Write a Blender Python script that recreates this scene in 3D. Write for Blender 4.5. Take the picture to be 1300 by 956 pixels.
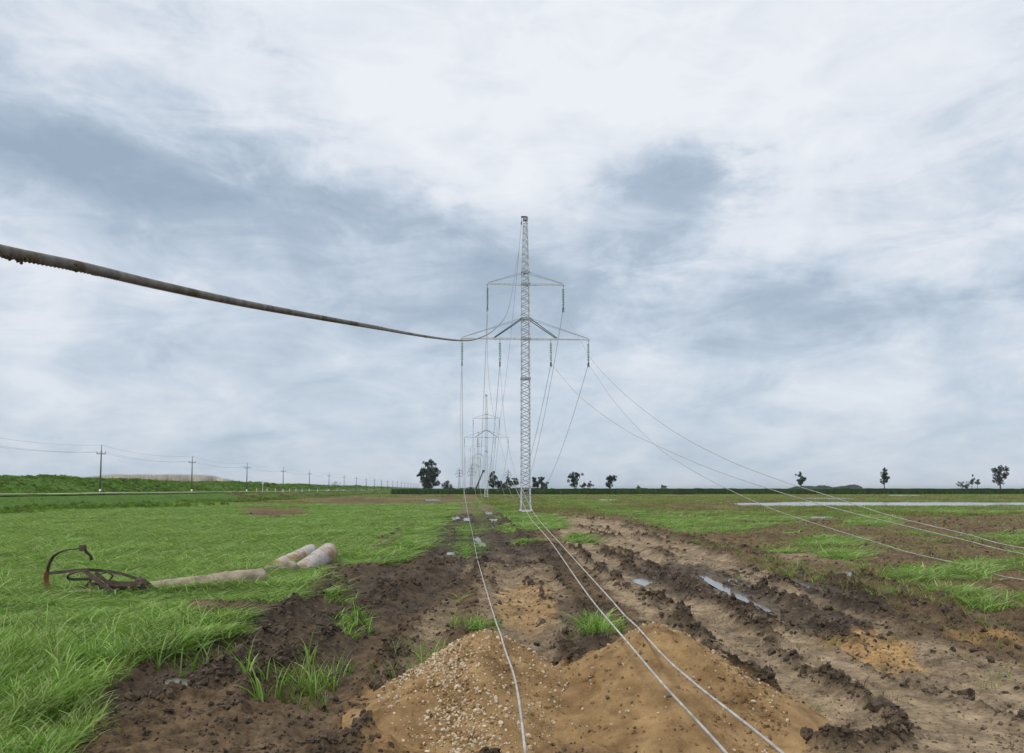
import bpy, math, random
import numpy as np
from math import radians, sin, cos, pi
from mathutils import Vector, Matrix
for o in list(bpy.data.objects): bpy.data.objects.remove(o)
sc = bpy.context.scene
C = sc.collection
random.seed(7); RNG = np.random.default_rng(11)

# ------------------------------------------------------------------ camera
FPX, TILT, EYE = 1005.0, radians(3.2), 1.9
PPY = 621-FPX*math.tan(TILT)                          # height in the picture where the lens axis points
CT, ST = cos(TILT), sin(TILT)
cd = bpy.data.cameras.new('camera'); cam = bpy.data.objects.new('camera', cd); C.objects.link(cam)
cam.location = (0, 0, EYE); cam.rotation_euler = (pi/2+TILT, 0, 0)
cd.sensor_width = 36; cd.lens = FPX/1300*36; cd.shift_y = -(478-PPY)/1300
cd.clip_start = 0.05; cd.clip_end = 30000
sc.camera = cam
sc.render.resolution_x = 1024; sc.render.resolution_y = 753
def ray(px, py):
    x = (px-650)/FPX; y = (PPY-py)/FPX
    return x/(CT-y*ST), (ST+y*CT)/(CT-y*ST)          # X/Y and Z/Y of the sight line
def PZ(px, py, z=0.0):                                # point of the place seen there at height z
    a, b = ray(px, py); Y = (z-EYE)/b; return Vector((a*Y, Y, z))
def PY(px, py, Y):
    a, b = ray(px, py); return Vector((a*Y, Y, EYE+b*Y))
def proj(X, Y, Z=0.0):
    yy = Y*CT+(Z-EYE)*ST; zz = -Y*ST+(Z-EYE)*CT
    yy = np.maximum(yy, .05)
    return 650+FPX*X/yy, PPY-FPX*zz/yy

# ------------------------------------------------------------------ sky, sun, exposure
SUN_EL, SUN_AZ = radians(62), radians(235)
W = bpy.data.worlds.new('World'); sc.world = W; W.use_nodes = True
nt = W.node_tree; N = nt.nodes; L = nt.links; N.clear()
def nd(tree, typ, **kw):
    n = tree.nodes.new(typ)
    for k, v in kw.items(): setattr(n, k, v)
    return n
def mth(tree, op, a, b=None, c=None, clamp=False):
    n = tree.nodes.new('ShaderNodeMath'); n.operation = op; n.use_clamp = clamp
    for i, v in enumerate((a, b, c)):
        if v is None: continue
        if hasattr(v, 'links'): tree.links.new(v, n.inputs[i])
        else: n.inputs[i].default_value = v
    return n.outputs[0]
def mixc(tree, f, a, b, bt='MIX'):
    n = tree.nodes.new('ShaderNodeMix'); n.data_type = 'RGBA'; n.blend_type = bt
    for s, v in ((0, f), (6, a), (7, b)):
        if hasattr(v, 'links'): tree.links.new(v, n.inputs[s])
        else: n.inputs[s].default_value = v if s == 0 else (*v[:3], 1)
    return n.outputs[2]
def ramp(tree, fac, stops, interp='LINEAR'):
    n = tree.nodes.new('ShaderNodeValToRGB'); n.color_ramp.interpolation = interp
    el = n.color_ramp.elements
    while len(el) < len(stops): el.new(.5)
    for e, (p, c) in zip(el, stops): e.position = p; e.color = (*c, 1) if len(c) == 3 else c
    tree.links.new(fac, n.inputs[0]); return n.outputs[0]
def noise(tree, vec, scale, detail=4, rough=.55, dist=0.0, lac=2.0):
    n = tree.nodes.new('ShaderNodeTexNoise')
    n.inputs['Scale'].default_value = scale; n.inputs['Detail'].default_value = detail
    n.inputs['Roughness'].default_value = rough; n.inputs['Distortion'].default_value = dist
    n.inputs['Lacunarity'].default_value = lac
    if vec is not None: tree.links.new(vec, n.inputs['Vector'])
    return n.outputs['Fac']
tc = nd(nt, 'ShaderNodeTexCoord'); sep = nd(nt, 'ShaderNodeSeparateXYZ'); L.new(tc.outputs['Generated'], sep.inputs[0])
dx, dy, dz = sep.outputs
zc = mth(nt, 'MAXIMUM', dz, 0.0); den = mth(nt, 'ADD', zc, 0.24)
cv = nd(nt, 'ShaderNodeCombineXYZ')
L.new(mth(nt, 'DIVIDE', dx, den), cv.inputs[0]); L.new(mth(nt, 'DIVIDE', dy, den), cv.inputs[1])
az = mth(nt, 'ARCTAN2', dx, dy); el_ = mth(nt, 'ARCSINE', dz)
n1 = noise(nt, cv.outputs[0], 1.35, 8, .60, .25)
n2 = noise(nt, cv.outputs[0], 4.6, 8, .64, .3)
ws = nd(nt, 'ShaderNodeCombineXYZ'); L.new(mth(nt, 'MULTIPLY', az, 3.4), ws.inputs[0]); L.new(mth(nt, 'MULTIPLY', el_, 9.0), ws.inputs[1])
n3 = noise(nt, ws.outputs[0], 2.3, 8, .62, .6)
wob1 = mth(nt, 'MULTIPLY', mth(nt, 'SUBTRACT', n2, .5), .42)
wob2 = mth(nt, 'MULTIPLY', mth(nt, 'SUBTRACT', n1, .5), .34)
azw = mth(nt, 'ADD', az, wob1); elw = mth(nt, 'ADD', el_, mth(nt, 'MULTIPLY', wob2, .55))
def bank(px, py, sx, sy, amp):                        # one bank of cloud in azimuth / elevation
    a, b = ray(px, py); A = math.atan(a); E = math.atan(b/math.sqrt(1+a*a))
    p = mth(nt, 'DIVIDE', mth(nt, 'SUBTRACT', azw, A), sx/FPX); q = mth(nt, 'DIVIDE', mth(nt, 'SUBTRACT', elw, E), sy/FPX)
    s = mth(nt, 'ADD', mth(nt, 'MULTIPLY', p, p), mth(nt, 'MULTIPLY', q, q))
    return mth(nt, 'MULTIPLY', mth(nt, 'EXPONENT', mth(nt, 'MULTIPLY', s, -1.0)), amp)
n4 = noise(nt, tc.outputs['Generated'], 5.5, 9, .60, .5)
val = mth(nt, 'ADD', mth(nt, 'MULTIPLY', mth(nt, 'SUBTRACT', n1, .5), .42), .625)
val = mth(nt, 'ADD', val, mth(nt, 'MULTIPLY', mth(nt, 'SUBTRACT', n4, .5), .74))
val = mth(nt, 'ADD', val, mth(nt, 'MULTIPLY', mth(nt, 'SUBTRACT', n2, .5), .30))
val = mth(nt, 'ADD', val, mth(nt, 'MULTIPLY', mth(nt, 'SUBTRACT', n3, .5), .90))
val = mth(nt, 'ADD', val, mth(nt, 'MULTIPLY', mth(nt, 'SUBTRACT', zc, .33), .38))
for b_ in [(20,185,200,62,-.50),(260,225,210,60,-.34),(400,300,210,45,-.30),(850,235,95,42,-.48),(720,160,60,50,-.14),
           (700,335,190,48,-.30),(1150,372,150,30,-.34),(1000,395,160,26,-.24),(570,400,260,42,-.30),(140,20,170,40,-.16),
           (500,90,300,95,.26),(850,110,260,90,.28),(1150,130,230,90,.18),(930,320,110,45,.20),(130,130,200,50,.12),(650,240,90,60,.22),
           (100,300,120,40,.12),(60,500,330,45,.10),(1200,500,260,40,.10),(250,445,200,30,-.12)]:
    val = mth(nt, 'ADD', val, bank(*b_[:4], b_[4]*(.82 if b_[4] < 0 else 1)))
cloud = ramp(nt, val, [(0.0,(3.1,3.95,5.0)),(0.28,(4.0,4.85,5.9)),(0.50,(5.4,6.15,7.1)),(0.74,(7.2,7.6,8.2)),(1.0,(8.1,8.4,8.9))])
hz = ramp(nt, mth(nt, 'MULTIPLY', zc, 4.2), [(0.0,(1,1,1)),(1.0,(0,0,0))], 'EASE')
cloud = mixc(nt, mth(nt, 'MULTIPLY', hz, .36), cloud, (4.6,5.45,6.35))
sky = nd(nt, 'ShaderNodeTexSky', sky_type='NISHITA', sun_disc=False, sun_elevation=SUN_EL, sun_rotation=SUN_AZ)
full = mixc(nt, .93, sky.outputs[0], cloud)
bg = nd(nt, 'ShaderNodeBackground'); bg.inputs[1].default_value = 0.1; L.new(full, bg.inputs[0])
wo = nd(nt, 'ShaderNodeOutputWorld'); L.new(bg.outputs[0], wo.inputs[0])
sl = bpy.data.lights.new('sun', 'SUN'); sl.energy = 2.0; sl.angle = radians(14); sl.color = (1, .96, .9)
so = bpy.data.objects.new('sun', sl); C.objects.link(so); so.location = (0, 0, 60)
sdir = Vector((sin(SUN_AZ)*cos(SUN_EL), cos(SUN_AZ)*cos(SUN_EL), sin(SUN_EL)))
so.rotation_euler = sdir.to_track_quat('Z', 'Y').to_euler()
sc.view_settings.view_transform = 'Standard'; sc.view_settings.look = 'None'
sc.view_settings.exposure = 0.13; sc.view_settings.gamma = 1
sc.render.engine = 'CYCLES'

# ------------------------------------------------------------------ helpers
def tag(o, label=None, cat=None, group=None, kind=None):
    if label: o['label'] = label
    if cat: o['category'] = cat
    if group: o['group'] = group
    if kind: o['kind'] = kind
    return o
def empty(name, loc, rz=0):
    o = bpy.data.objects.new(name, None); C.objects.link(o); o.location = loc; o.rotation_euler = (0, 0, rz); o.empty_display_size = .2
    return o
def mesh_np(name, V, F, mat, smooth=False, parent=None, link=True):
    me = bpy.data.meshes.new(name); V = np.asarray(V, np.float32); F = np.asarray(F, np.int32)
    k = F.shape[1]
    me.vertices.add(len(V)); me.vertices.foreach_set('co', V.ravel())
    me.loops.add(F.size); me.loops.foreach_set('vertex_index', F.ravel())
    me.polygons.add(len(F)); me.polygons.foreach_set('loop_start', np.arange(0, F.size, k, dtype=np.int32))
    me.polygons.foreach_set('use_smooth', np.full(len(F), smooth))
    me.update(calc_edges=True); me.validate()
    if mat: me.materials.append(mat)
    o = bpy.data.objects.new(name, me)
    if link: C.objects.link(o)
    if parent: o.parent = parent
    return o
class MB:
    def __init__(s): s.v = []; s.f = []
    def add(s, vs, fs):
        b = len(s.v); s.v += [tuple(v) for v in vs]; s.f += [tuple(i+b for i in f) for f in fs]; return s
    def box(s, c, d, M=None):
        x, y, z = d[0]/2, d[1]/2, d[2]/2
        vs = [Vector((i*x, j*y, k*z)) for k in (-1, 1) for j in (-1, 1) for i in (-1, 1)]
        if M: vs = [M @ v for v in vs]
        return s.add([v+Vector(c) for v in vs], [(0,2,3,1),(4,5,7,6),(0,1,5,4),(2,6,7,3),(0,4,6,2),(1,3,7,5)])
    def beam(s, a, b, w, h, up=Vector((0, 0, 1))):
        a, b = Vector(a), Vector(b); d = (b-a).normalized()
        sd = d.cross(up); sd = sd.normalized() if sd.length > 1e-4 else Vector((1, 0, 0)); u = sd.cross(d)
        vs = [p+sd*i*w/2+u*j*h/2 for p in (a, b) for j in (-1, 1) for i in (-1, 1)]
        return s.add(vs, [(0,1,3,2),(4,6,7,5),(0,4,5,1),(2,3,7,6),(0,2,6,4),(1,5,7,3)])
    def ribbon(s, pts, w, t, wd):                     # a flat bar bent along points; wd: direction of its width
        n = len(pts); wd = Vector(wd).normalized(); vs = []
        for i, p in enumerate(pts):
            d = (pts[min(i+1, n-1)]-pts[max(i-1, 0)]).normalized(); nn = d.cross(wd).normalized(); ww = nn.cross(d).normalized()
            vs += [p+ww*w/2+nn*t/2, p-ww*w/2+nn*t/2, p-ww*w/2-nn*t/2, p+ww*w/2-nn*t/2]
        fs = [(i*4+j, i*4+(j+1) % 4, i*4+4+(j+1) % 4, i*4+4+j) for i in range(n-1) for j in range(4)]
        return s.add(vs, fs+[(3,2,1,0), tuple((n-1)*4+j for j in range(4))])
    def tube(s, pts, r, n=6, cap=True):
        pts = [Vector(p) for p in pts]; m = len(pts); rr = r if hasattr(r, '__len__') else [r]*m; vs = []
        for i, p in enumerate(pts):
            d = (pts[min(i+1, m-1)]-pts[max(i-1, 0)]).normalized()
            ref = Vector((0, 0, 1)) if abs(d.z) < .9 else Vector((0, 1, 0))
            a = d.cross(ref).normalized(); b = a.cross(d)
            vs += [p+(a*cos(2*pi*k/n)+b*sin(2*pi*k/n))*rr[i] for k in range(n)]
        fs = [(i*n+k, i*n+(k+1) % n, (i+1)*n+(k+1) % n, (i+1)*n+k) for i in range(m-1) for k in range(n)]
        if cap: fs += [tuple(range(n-1, -1, -1)), tuple((m-1)*n+k for k in range(n))]
        return s.add(vs, fs)
    def lathe(s, prof, n=12, c=(0, 0, 0)):
        vs = [(c[0]+r*cos(2*pi*k/n), c[1]+r*sin(2*pi*k/n), c[2]+z) for r, z in prof for k in range(n)]; m = len(prof)
        fs = [(i*n+k, i*n+(k+1) % n, (i+1)*n+(k+1) % n, (i+1)*n+k) for i in range(m-1) for k in range(n)]
        return s.add(vs, fs+[tuple(range(n-1, -1, -1)), tuple((m-1)*n+k for k in range(n))])
    def mesh(s, name, mat, smooth=False):
        me = bpy.data.meshes.new(name); me.from_pydata(s.v, [], s.f); me.update()
        if smooth: me.polygons.foreach_set('use_smooth', [True]*len(me.polygons))
        me.materials.append(mat); return me
    def build(s, name, mat, parent=None, smooth=False):
        o = bpy.data.objects.new(name, s.mesh(name, mat, smooth)); C.objects.link(o)
        if parent: o.parent = parent
        return o
def linked(name, me, parent=None, M=None):
    o = bpy.data.objects.new(name, me); C.objects.link(o)
    if parent: o.parent = parent
    if M is not None: o.matrix_local = M
    return o
# numpy value noise
def vn(x, y, seed=0):
    xi = np.floor(x).astype(np.int64); yi = np.floor(y).astype(np.int64); fx = x-xi; fy = y-yi
    fx = fx*fx*fx*(fx*(fx*6-15)+10); fy = fy*fy*fy*(fy*(fy*6-15)+10)
    def h(a, b):
        n = (a*374761393+b*668265263+seed*974634777) & 0xffffffff
        n = ((n ^ (n >> 13))*1274126177) & 0xffffffff
        return ((n ^ (n >> 16)) & 0xffff)/32767.5-1
    return (h(xi, yi)*(1-fx)+h(xi+1, yi)*fx)*(1-fy)+(h(xi, yi+1)*(1-fx)+h(xi+1, yi+1)*fx)*fy
def fbm(x, y, o=4, seed=0, g=.5):
    r = 0; a = 1; t = 0
    for i in range(o): r = r+a*vn(x, y, seed+i); t += a; a *= g; x, y = x*1.93*.8-y*1.93*.6+7.1, x*1.93*.6+y*1.93*.8+3.7
    return r/t
def billow(x, y, o=3, seed=0):
    r = 0; a = 1; t = 0
    for i in range(o): r = r+a*(1-2*np.abs(vn(x, y, seed+i))); t += a; a *= .55; x, y = x*1.9*.8-y*1.9*.6+7.1, x*1.9*.6+y*1.9*.8+3.7
    return r/t
def sst(a, b, x): t = np.clip((x-a)/(b-a), 0, 1); return t*t*(3-2*t)

# ------------------------------------------------------------------ materials
def material(name, col=(.5, .5, .5), rough=.8, metal=0.0, spec=.5, fn=None):
    m = bpy.data.materials.new(name); m.use_nodes = True; t = m.node_tree; b = t.nodes['Principled BSDF']
    b.inputs['Base Color'].default_value = (*col, 1); b.inputs['Roughness'].default_value = rough
    b.inputs['Metallic'].default_value = metal; b.inputs['Specular IOR Level'].default_value = spec
    if fn: fn(t, b)
    return m
def objv(t): return nd(t, 'ShaderNodeTexCoord').outputs['Object']
def posv(t): return nd(t, 'ShaderNodeNewGeometry').outputs['Position']
def mott(c1, c2, scale, detail=5, bump=0.0, bscale=None, bd=.02, wpos=False):
    def fn(t, b):
        v = posv(t) if wpos else objv(t)
        n = noise(t, v, scale, detail, .62)
        t.links.new(ramp(t, n, [(.32, c1), (.68, c2)]), b.inputs['Base Color'])
        if bump:
            bn = nd(t, 'ShaderNodeBump'); bn.inputs['Strength'].default_value = bump; bn.inputs['Distance'].default_value = bd
            t.links.new(noise(t, v, bscale or scale*3, 6, .65), bn.inputs['Height']); t.links.new(bn.outputs[0], b.inputs['Normal'])
    return fn
def foliage(name, c1, c2, c3, pscale=.35, trans=.35, use_tint=True):
    m = bpy.data.materials.new(name); m.use_nodes = True; t = m.node_tree; b = t.nodes['Principled BSDF']
    p = posv(t); n = noise(t, p, pscale, 4, .6)
    base = ramp(t, n, [(.3, c1), (.7, c2)])
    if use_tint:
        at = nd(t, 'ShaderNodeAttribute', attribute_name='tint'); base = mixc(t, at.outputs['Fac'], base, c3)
    oi = nd(t, 'ShaderNodeObjectInfo'); hs = nd(t, 'ShaderNodeHueSaturation')
    t.links.new(base, hs.inputs['Color']); t.links.new(mth(t, 'MULTIPLY_ADD', oi.outputs['Random'], .8, .6), hs.inputs['Value'])
    t.links.new(mth(t, 'MULTIPLY_ADD', oi.outputs['Random'], .03, .485), hs.inputs['Hue'])
    t.links.new(hs.outputs[0], b.inputs['Base Color']); b.inputs['Roughness'].default_value = .65; b.inputs['Specular IOR Level'].default_value = .12
    tr = nd(t, 'ShaderNodeBsdfTranslucent'); t.links.new(hs.outputs[0], tr.inputs[0])
    mx = nd(t, 'ShaderNodeMixShader'); mx.inputs[0].default_value = trans
    t.links.new(b.outputs[0], mx.inputs[1]); t.links.new(tr.outputs[0], mx.inputs[2])
    t.links.new(mx.outputs[0], t.nodes['Material Output'].inputs[0]); return m
def ground_fn(t, b):
    at = nd(t, 'ShaderNodeAttribute', attribute_name='cover'); w = nd(t, 'ShaderNodeAttribute', attribute_name='wet')
    p = posv(t)
    a = noise(t, p, 3.2, 6, .68); c = noise(t, p, 19.0, 6, .7)
    mp = nd(t, 'ShaderNodeMapping'); mp.inputs['Scale'].default_value = (1, 3.2, 1); mp.inputs['Rotation'].default_value = (0, 0, .1); t.links.new(p, mp.inputs[0]); e = noise(t, mp.outputs[0], 22.0, 6, .75); f = mth(t, 'ADD', mth(t, 'ADD', mth(t, 'MULTIPLY', a, .65), mth(t, 'MULTIPLY', c, .45)), mth(t, 'MULTIPLY', e, .30))
    col = mixc(t, 1.0, at.outputs['Color'], ramp(t, f, [(.54, (.34, .33, .31)), (.86, (1.75, 1.68, 1.56))]), 'MULTIPLY')
    t.links.new(col, b.inputs['Base Color'])
    t.links.new(mth(t, 'MULTIPLY_ADD', w.outputs['Fac'], -.55, .95, clamp=True), b.inputs['Roughness'])
    t.links.new(mth(t, 'MULTIPLY_ADD', w.outputs['Fac'], .35, .08), b.inputs['Specular IOR Level'])
    h = mth(t, 'ADD', mth(t, 'MULTIPLY', noise(t, p, 8.0, 8, .72), .05), mth(t, 'MULTIPLY', noise(t, p, 42.0, 5, .7), .014))
    bn = nd(t, 'ShaderNodeBump'); bn.inputs['Strength'].default_value = .85; bn.inputs['Distance'].default_value = 1.0
    t.links.new(h, bn.inputs['Height']); t.links.new(bn.outputs[0], b.inputs['Normal'])
M_ground = material('field_soil', fn=ground_fn)
M_clod = material('dark_mud', fn=mott((.035, .025, .017), (.11, .080, .052), 9, 5, .9, 30, .02, True), rough=.8, spec=.3)
M_clodt = material('dry_mud', fn=mott((.10, .075, .052), (.22, .17, .12), 9, 5, .9, 30, .02, True), rough=.95, spec=.2)
M_sand = material('heap_sand', fn=mott((.17, .10, .042), (.42, .275, .13), 3.6, 9, 1.0, 38, .03, True), rough=.95, spec=.2)
M_gravel = material('gravel_stone', fn=mott((.34, .25, .15), (.62, .52, .38), 22, 4, .4, 60, .01, True), rough=.9)
M_water = material('water', (.055, .052, .045), .07, spec=.8, fn=None)
def wfn(t, b):
    bn = nd(t, 'ShaderNodeBump'); bn.inputs['Strength'].default_value = .25; bn.inputs['Distance'].default_value = .01
    t.links.new(noise(t, posv(t), 3.0, 3), bn.inputs['Height']); t.links.new(bn.outputs[0], b.inputs['Normal'])
M_water = material('water', (.13, .12, .10), .15, spec=1.0, fn=wfn); M_water.node_tree.nodes['Principled BSDF'].inputs['IOR'].default_value = 1.5
M_road = material('pale_gravel', fn=mott((.30, .28, .24), (.46, .43, .37), 2.0, 5, .4, 12, .02, True), rough=.95)
M_galv = material('galvanised_steel', fn=mott((.60, .62, .63), (.76, .77, .78), 2.2, 4), rough=.55, metal=.05)
M_galvd = material('shade_toned_galvanised_steel', fn=mott((.30, .315, .32), (.46, .475, .48), 3, 4), rough=.6, metal=.1)  # shade on the braces put into the grey; rods and fittings share it
M_dark = material('dark_steel', fn=mott((.05, .055, .06), (.11, .12, .125), 3, 4), rough=.6, metal=.5)
M_old = material('dull_grey_steel', (.14, .155, .165), .7, .3)
M_alu = material('aluminium_strand', fn=mott((.24, .225, .20), (.50, .49, .46), 9, 7, wpos=True), rough=.7, metal=0.0, spec=.2)
def cabfn(t, b):
    v = posv(t); n = noise(t, v, 5.0, 6, .7, .4); n2_ = noise(t, v, 26.0, 5, .7)
    base = ramp(t, n2_, [(.3, (.13, .125, .11)), (.7, (.34, .33, .30))])
    t.links.new(mixc(t, ramp(t, n, [(.50, (0, 0, 0)), (.62, (1, 1, 1))]), base, (.12, .085, .05)), b.inputs['Base Color'])
M_cable = material('muddy_aluminium_cable', rough=.7, metal=.15, fn=cabfn)
def glassfn(t, b): b.inputs['Transmission Weight'].default_value = .35; b.inputs['Coat Weight'].default_value = .5
M_glass = material('green_insulator_glass', (.10, .45, .30), .12, spec=.8, fn=glassfn)
M_conc = material('stained_concrete', fn=None)
def concfn(t, b):
    v = objv(t); n = noise(t, v, 2.4, 6, .65, .3); n2_ = noise(t, v, 14.0, 6, .7)
    base = ramp(t, n2_, [(.3, (.25, .235, .22)), (.7, (.50, .475, .45))])
    st = mixc(t, ramp(t, n, [(.46, (0, 0, 0)), (.58, (1, 1, 1))]), base, (.30, .175, .08))
    t.links.new(st, b.inputs['Base Color'])
    bn = nd(t, 'ShaderNodeBump'); bn.inputs['Strength'].default_value = .6; bn.inputs['Distance'].default_value = .02
    t.links.new(n2_, bn.inputs['Height']); t.links.new(bn.outputs[0], b.inputs['Normal'])
M_conc = material('stained_concrete', rough=.85, fn=concfn)
M_tanconc = material('weathered_tan_concrete', fn=mott((.15, .115, .078), (.38, .315, .235), 4.0, 7, .7, 16, .02), rough=.9)
M_rust = material('rusty_steel', fn=mott((.028, .020, .016), (.10, .066, .048), 7, 6, .5, 30, .01), rough=.8, metal=.2)
M_rusto = material('orange_rust', fn=mott((.12, .05, .02), (.30, .13, .05), 14, 6), rough=.9)
M_pole = material('grey_concrete_pole', fn=mott((.10, .10, .098), (.17, .168, .16), 2.0, 4), rough=.9)
M_white = material('white_paint', (.75, .75, .72), .6)
M_porc = material('brown_porcelain', (.10, .085, .08), .3)
M_bark = material('bark', fn=mott((.045, .038, .03), (.11, .095, .08), 3, 5), rough=.95)
M_blue = material('faded_blue_paint', (.09, .15, .24), .45)
M_rub = material('black_rubber', (.02, .02, .02), .8)
M_pane = material('dark_window_glass', (.03, .035, .04), .1)
M_found = material('pale_concrete', fn=mott((.34, .33, .30), (.5, .48, .45), 5, 5), rough=.9)
M_grass = foliage('fresh_grass', (.064, .160, .009), (.180, .340, .026), (.50, .60, .25), 1.1, .45)  # patchy dark green paints in shade between the tufts
M_weed = foliage('bank_greenery', (.055, .15, .010), (.14, .27, .026), (.28, .33, .09), .12)
M_dry = foliage('dry_reed', (.52, .45, .38), (.66, .60, .53), (.7, .65, .58), .1)
M_dryg = foliage('dry_grass', (.16, .15, .05), (.27, .22, .10), (.36, .30, .16), .2)
M_corn = foliage('crop_leaf', (.034, .088, .018), (.066, .145, .03), (.09, .15, .045), .05)
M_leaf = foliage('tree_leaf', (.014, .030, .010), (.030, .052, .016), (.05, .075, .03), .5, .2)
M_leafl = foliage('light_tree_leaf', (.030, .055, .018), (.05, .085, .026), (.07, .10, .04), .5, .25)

# ------------------------------------------------------------------ the lie of the land
KS = (650-591)/FPX/1.0031                              # the power line, road and ditch all run this way
def lat(X, Y): return X+KS*Y
RUTS = [  # seen points of each wheel rut, half width, depth, ridge height
 ([(700,650),(800,668),(880,690),(1000,712),(1075,737),(1150,757),(1225,772),(1300,800),(1420,845)], .30, .10, .13),
 ([(740,668),(830,690),(900,707),(975,725),(1050,747),(1105,757),(1160,777),(1225,802),(1300,827),(1400,865)], .26, .12, .13),
 ([(745,682),(800,697),(865,722),(905,740),(960,766),(1000,775),(1060,800)], .36, .17, .14),
 ([(860,712),(925,733),(990,752),(1040,768),(1100,795),(1135,815),(1175,842),(1250,872),(1320,910)], .24, .10, .13),
 ([(985,790),(1050,812),(1087,827),(1115,840),(1170,870)], .16, .05, .09),
 ([(735,690),(775,720),(825,747),(875,767),(912,792),(937,820),(972,845),(1030,885),(1080,930)], .24, .06, .17),
 ([(690,690),(712,715),(745,745),(790,768),(850,800),(880,840)], .22, .05, .08),
 ([(540,700),(480,730),(420,768),(340,800),(250,840),(150,880),(60,930)], .34, .16, .14),
 ([(600,706),(560,740),(520,772),(475,800),(440,830),(410,870),(380,930)], .32, .13, .15),
 ([(604,700),(580,760),(545,830),(500,900)], .20, .05, .08),
 ([(640,700),(655,760),(672,820),(690,880),(700,950)], .26, .08, .10),
 ([(720,775),(735,810),(750,850)], .14, .04, .12),
 ([(589,634),(575,655),(562,675),(550,705)], .50, .15, .08),
 ([(592,634),(586,650),(577,675),(566,705)], .46, .12, .08),
 ([(596,640),(603,660),(612,690),(628,712)], .50, .12, .08),
 ([(606,640),(622,660),(640,690),(664,715)], .55, .12, .10),
 ([(520,668),(500,690),(480,705)], .25, .08, .06),
 ([(320,785),(400,792),(440,800)], .22, .18, .12),
]
LUGS = [[PZ(*p) for p in l] for l in ([(860,725),(985,772),(1060,805),(1150,855),(1250,905)], [(636,710),(650,770),(668,835),(685,900)], [(800,765),(880,800),(935,860),(975,910)], [(545,760),(505,810),(465,860),(420,920)], [(1040,745),(1120,778),(1200,820),(1300,868)])]
RW = [([PZ(*p) for p in pts], w, d, r) for pts, w, d, r in RUTS]
PUD = [  # outlines of standing water
 ([(885,727),(897,728),(925,742),(952,755),(965,766),(956,768),(925,754),(896,738)], -.10),
 ([(919,731),(930,731),(958,743),(950,746),(930,739)], -.10),
 ([(944,756),(953,757),(982,775),(972,776)], -.10),
 ([(1000,733),(1010,733),(1036,744),(1026,746)], -.10),
 ([(1036,745),(1046,745),(1060,753),(1050,754)], -.10),
 ([(1056,726),(1075,725),(1086,730),(1066,732)], -.05),
 ([(798,736),(812,733),(830,738),(818,743)], -.05),
 ([(551,658),(556,660),(549,674),(544,690),(537,694),(541,676)], -.10),
 ([(574,656),(583,655),(584,659),(575,660)], -.09), ([(588,657),(597,657),(597,661),(589,661)], -.09),
 ([(617,650),(625,650),(625,653),(618,653)], -.07), ([(622,659),(631,658),(631,661),(624,662)], -.07),
 ([(602,680),(609,682),(616,692),(612,695),(604,688)], -.09),
 ([(566,701),(577,701),(576,704),(567,704)], -.08),
 ([(925,639),(1010,637.2),(1100,637.4),(1300,637.8),(1500,638.2),(1500,642),(1300,642),(1180,642.8),(1100,642.6),(1000,643),(940,641.8)], -.10),
 ([(755,634.2),(790,633.8),(796,635.2),(760,635.6)], -.07),
 ([(985,632.6),(1060,632.2),(1120,632.8),(1060,633.8)], -.07),
 
 ([(1025,655.5),(1055,655),(1058,657.5),(1030,658)], -.07),
 ([(800,651.5),(840,651),(842,653),(806,653.6)], -.06),
 ([(1130,628.6),(1165,628.4),(1168,629.4),(1132,629.6)], -.06),
 ([(540,634),(556,633.6),(557,635.4),(542,635.8)], -.07),
 ([(622,636),(629,635.6),(630,638),(624,638.4)], -.05), ([(640,636.5),(652,638.4),(650,639.6),(640,638)], -.05),
 ([(205,862),(225,857),(240,860),(236,870),(210,874)], -.12),
]
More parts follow.
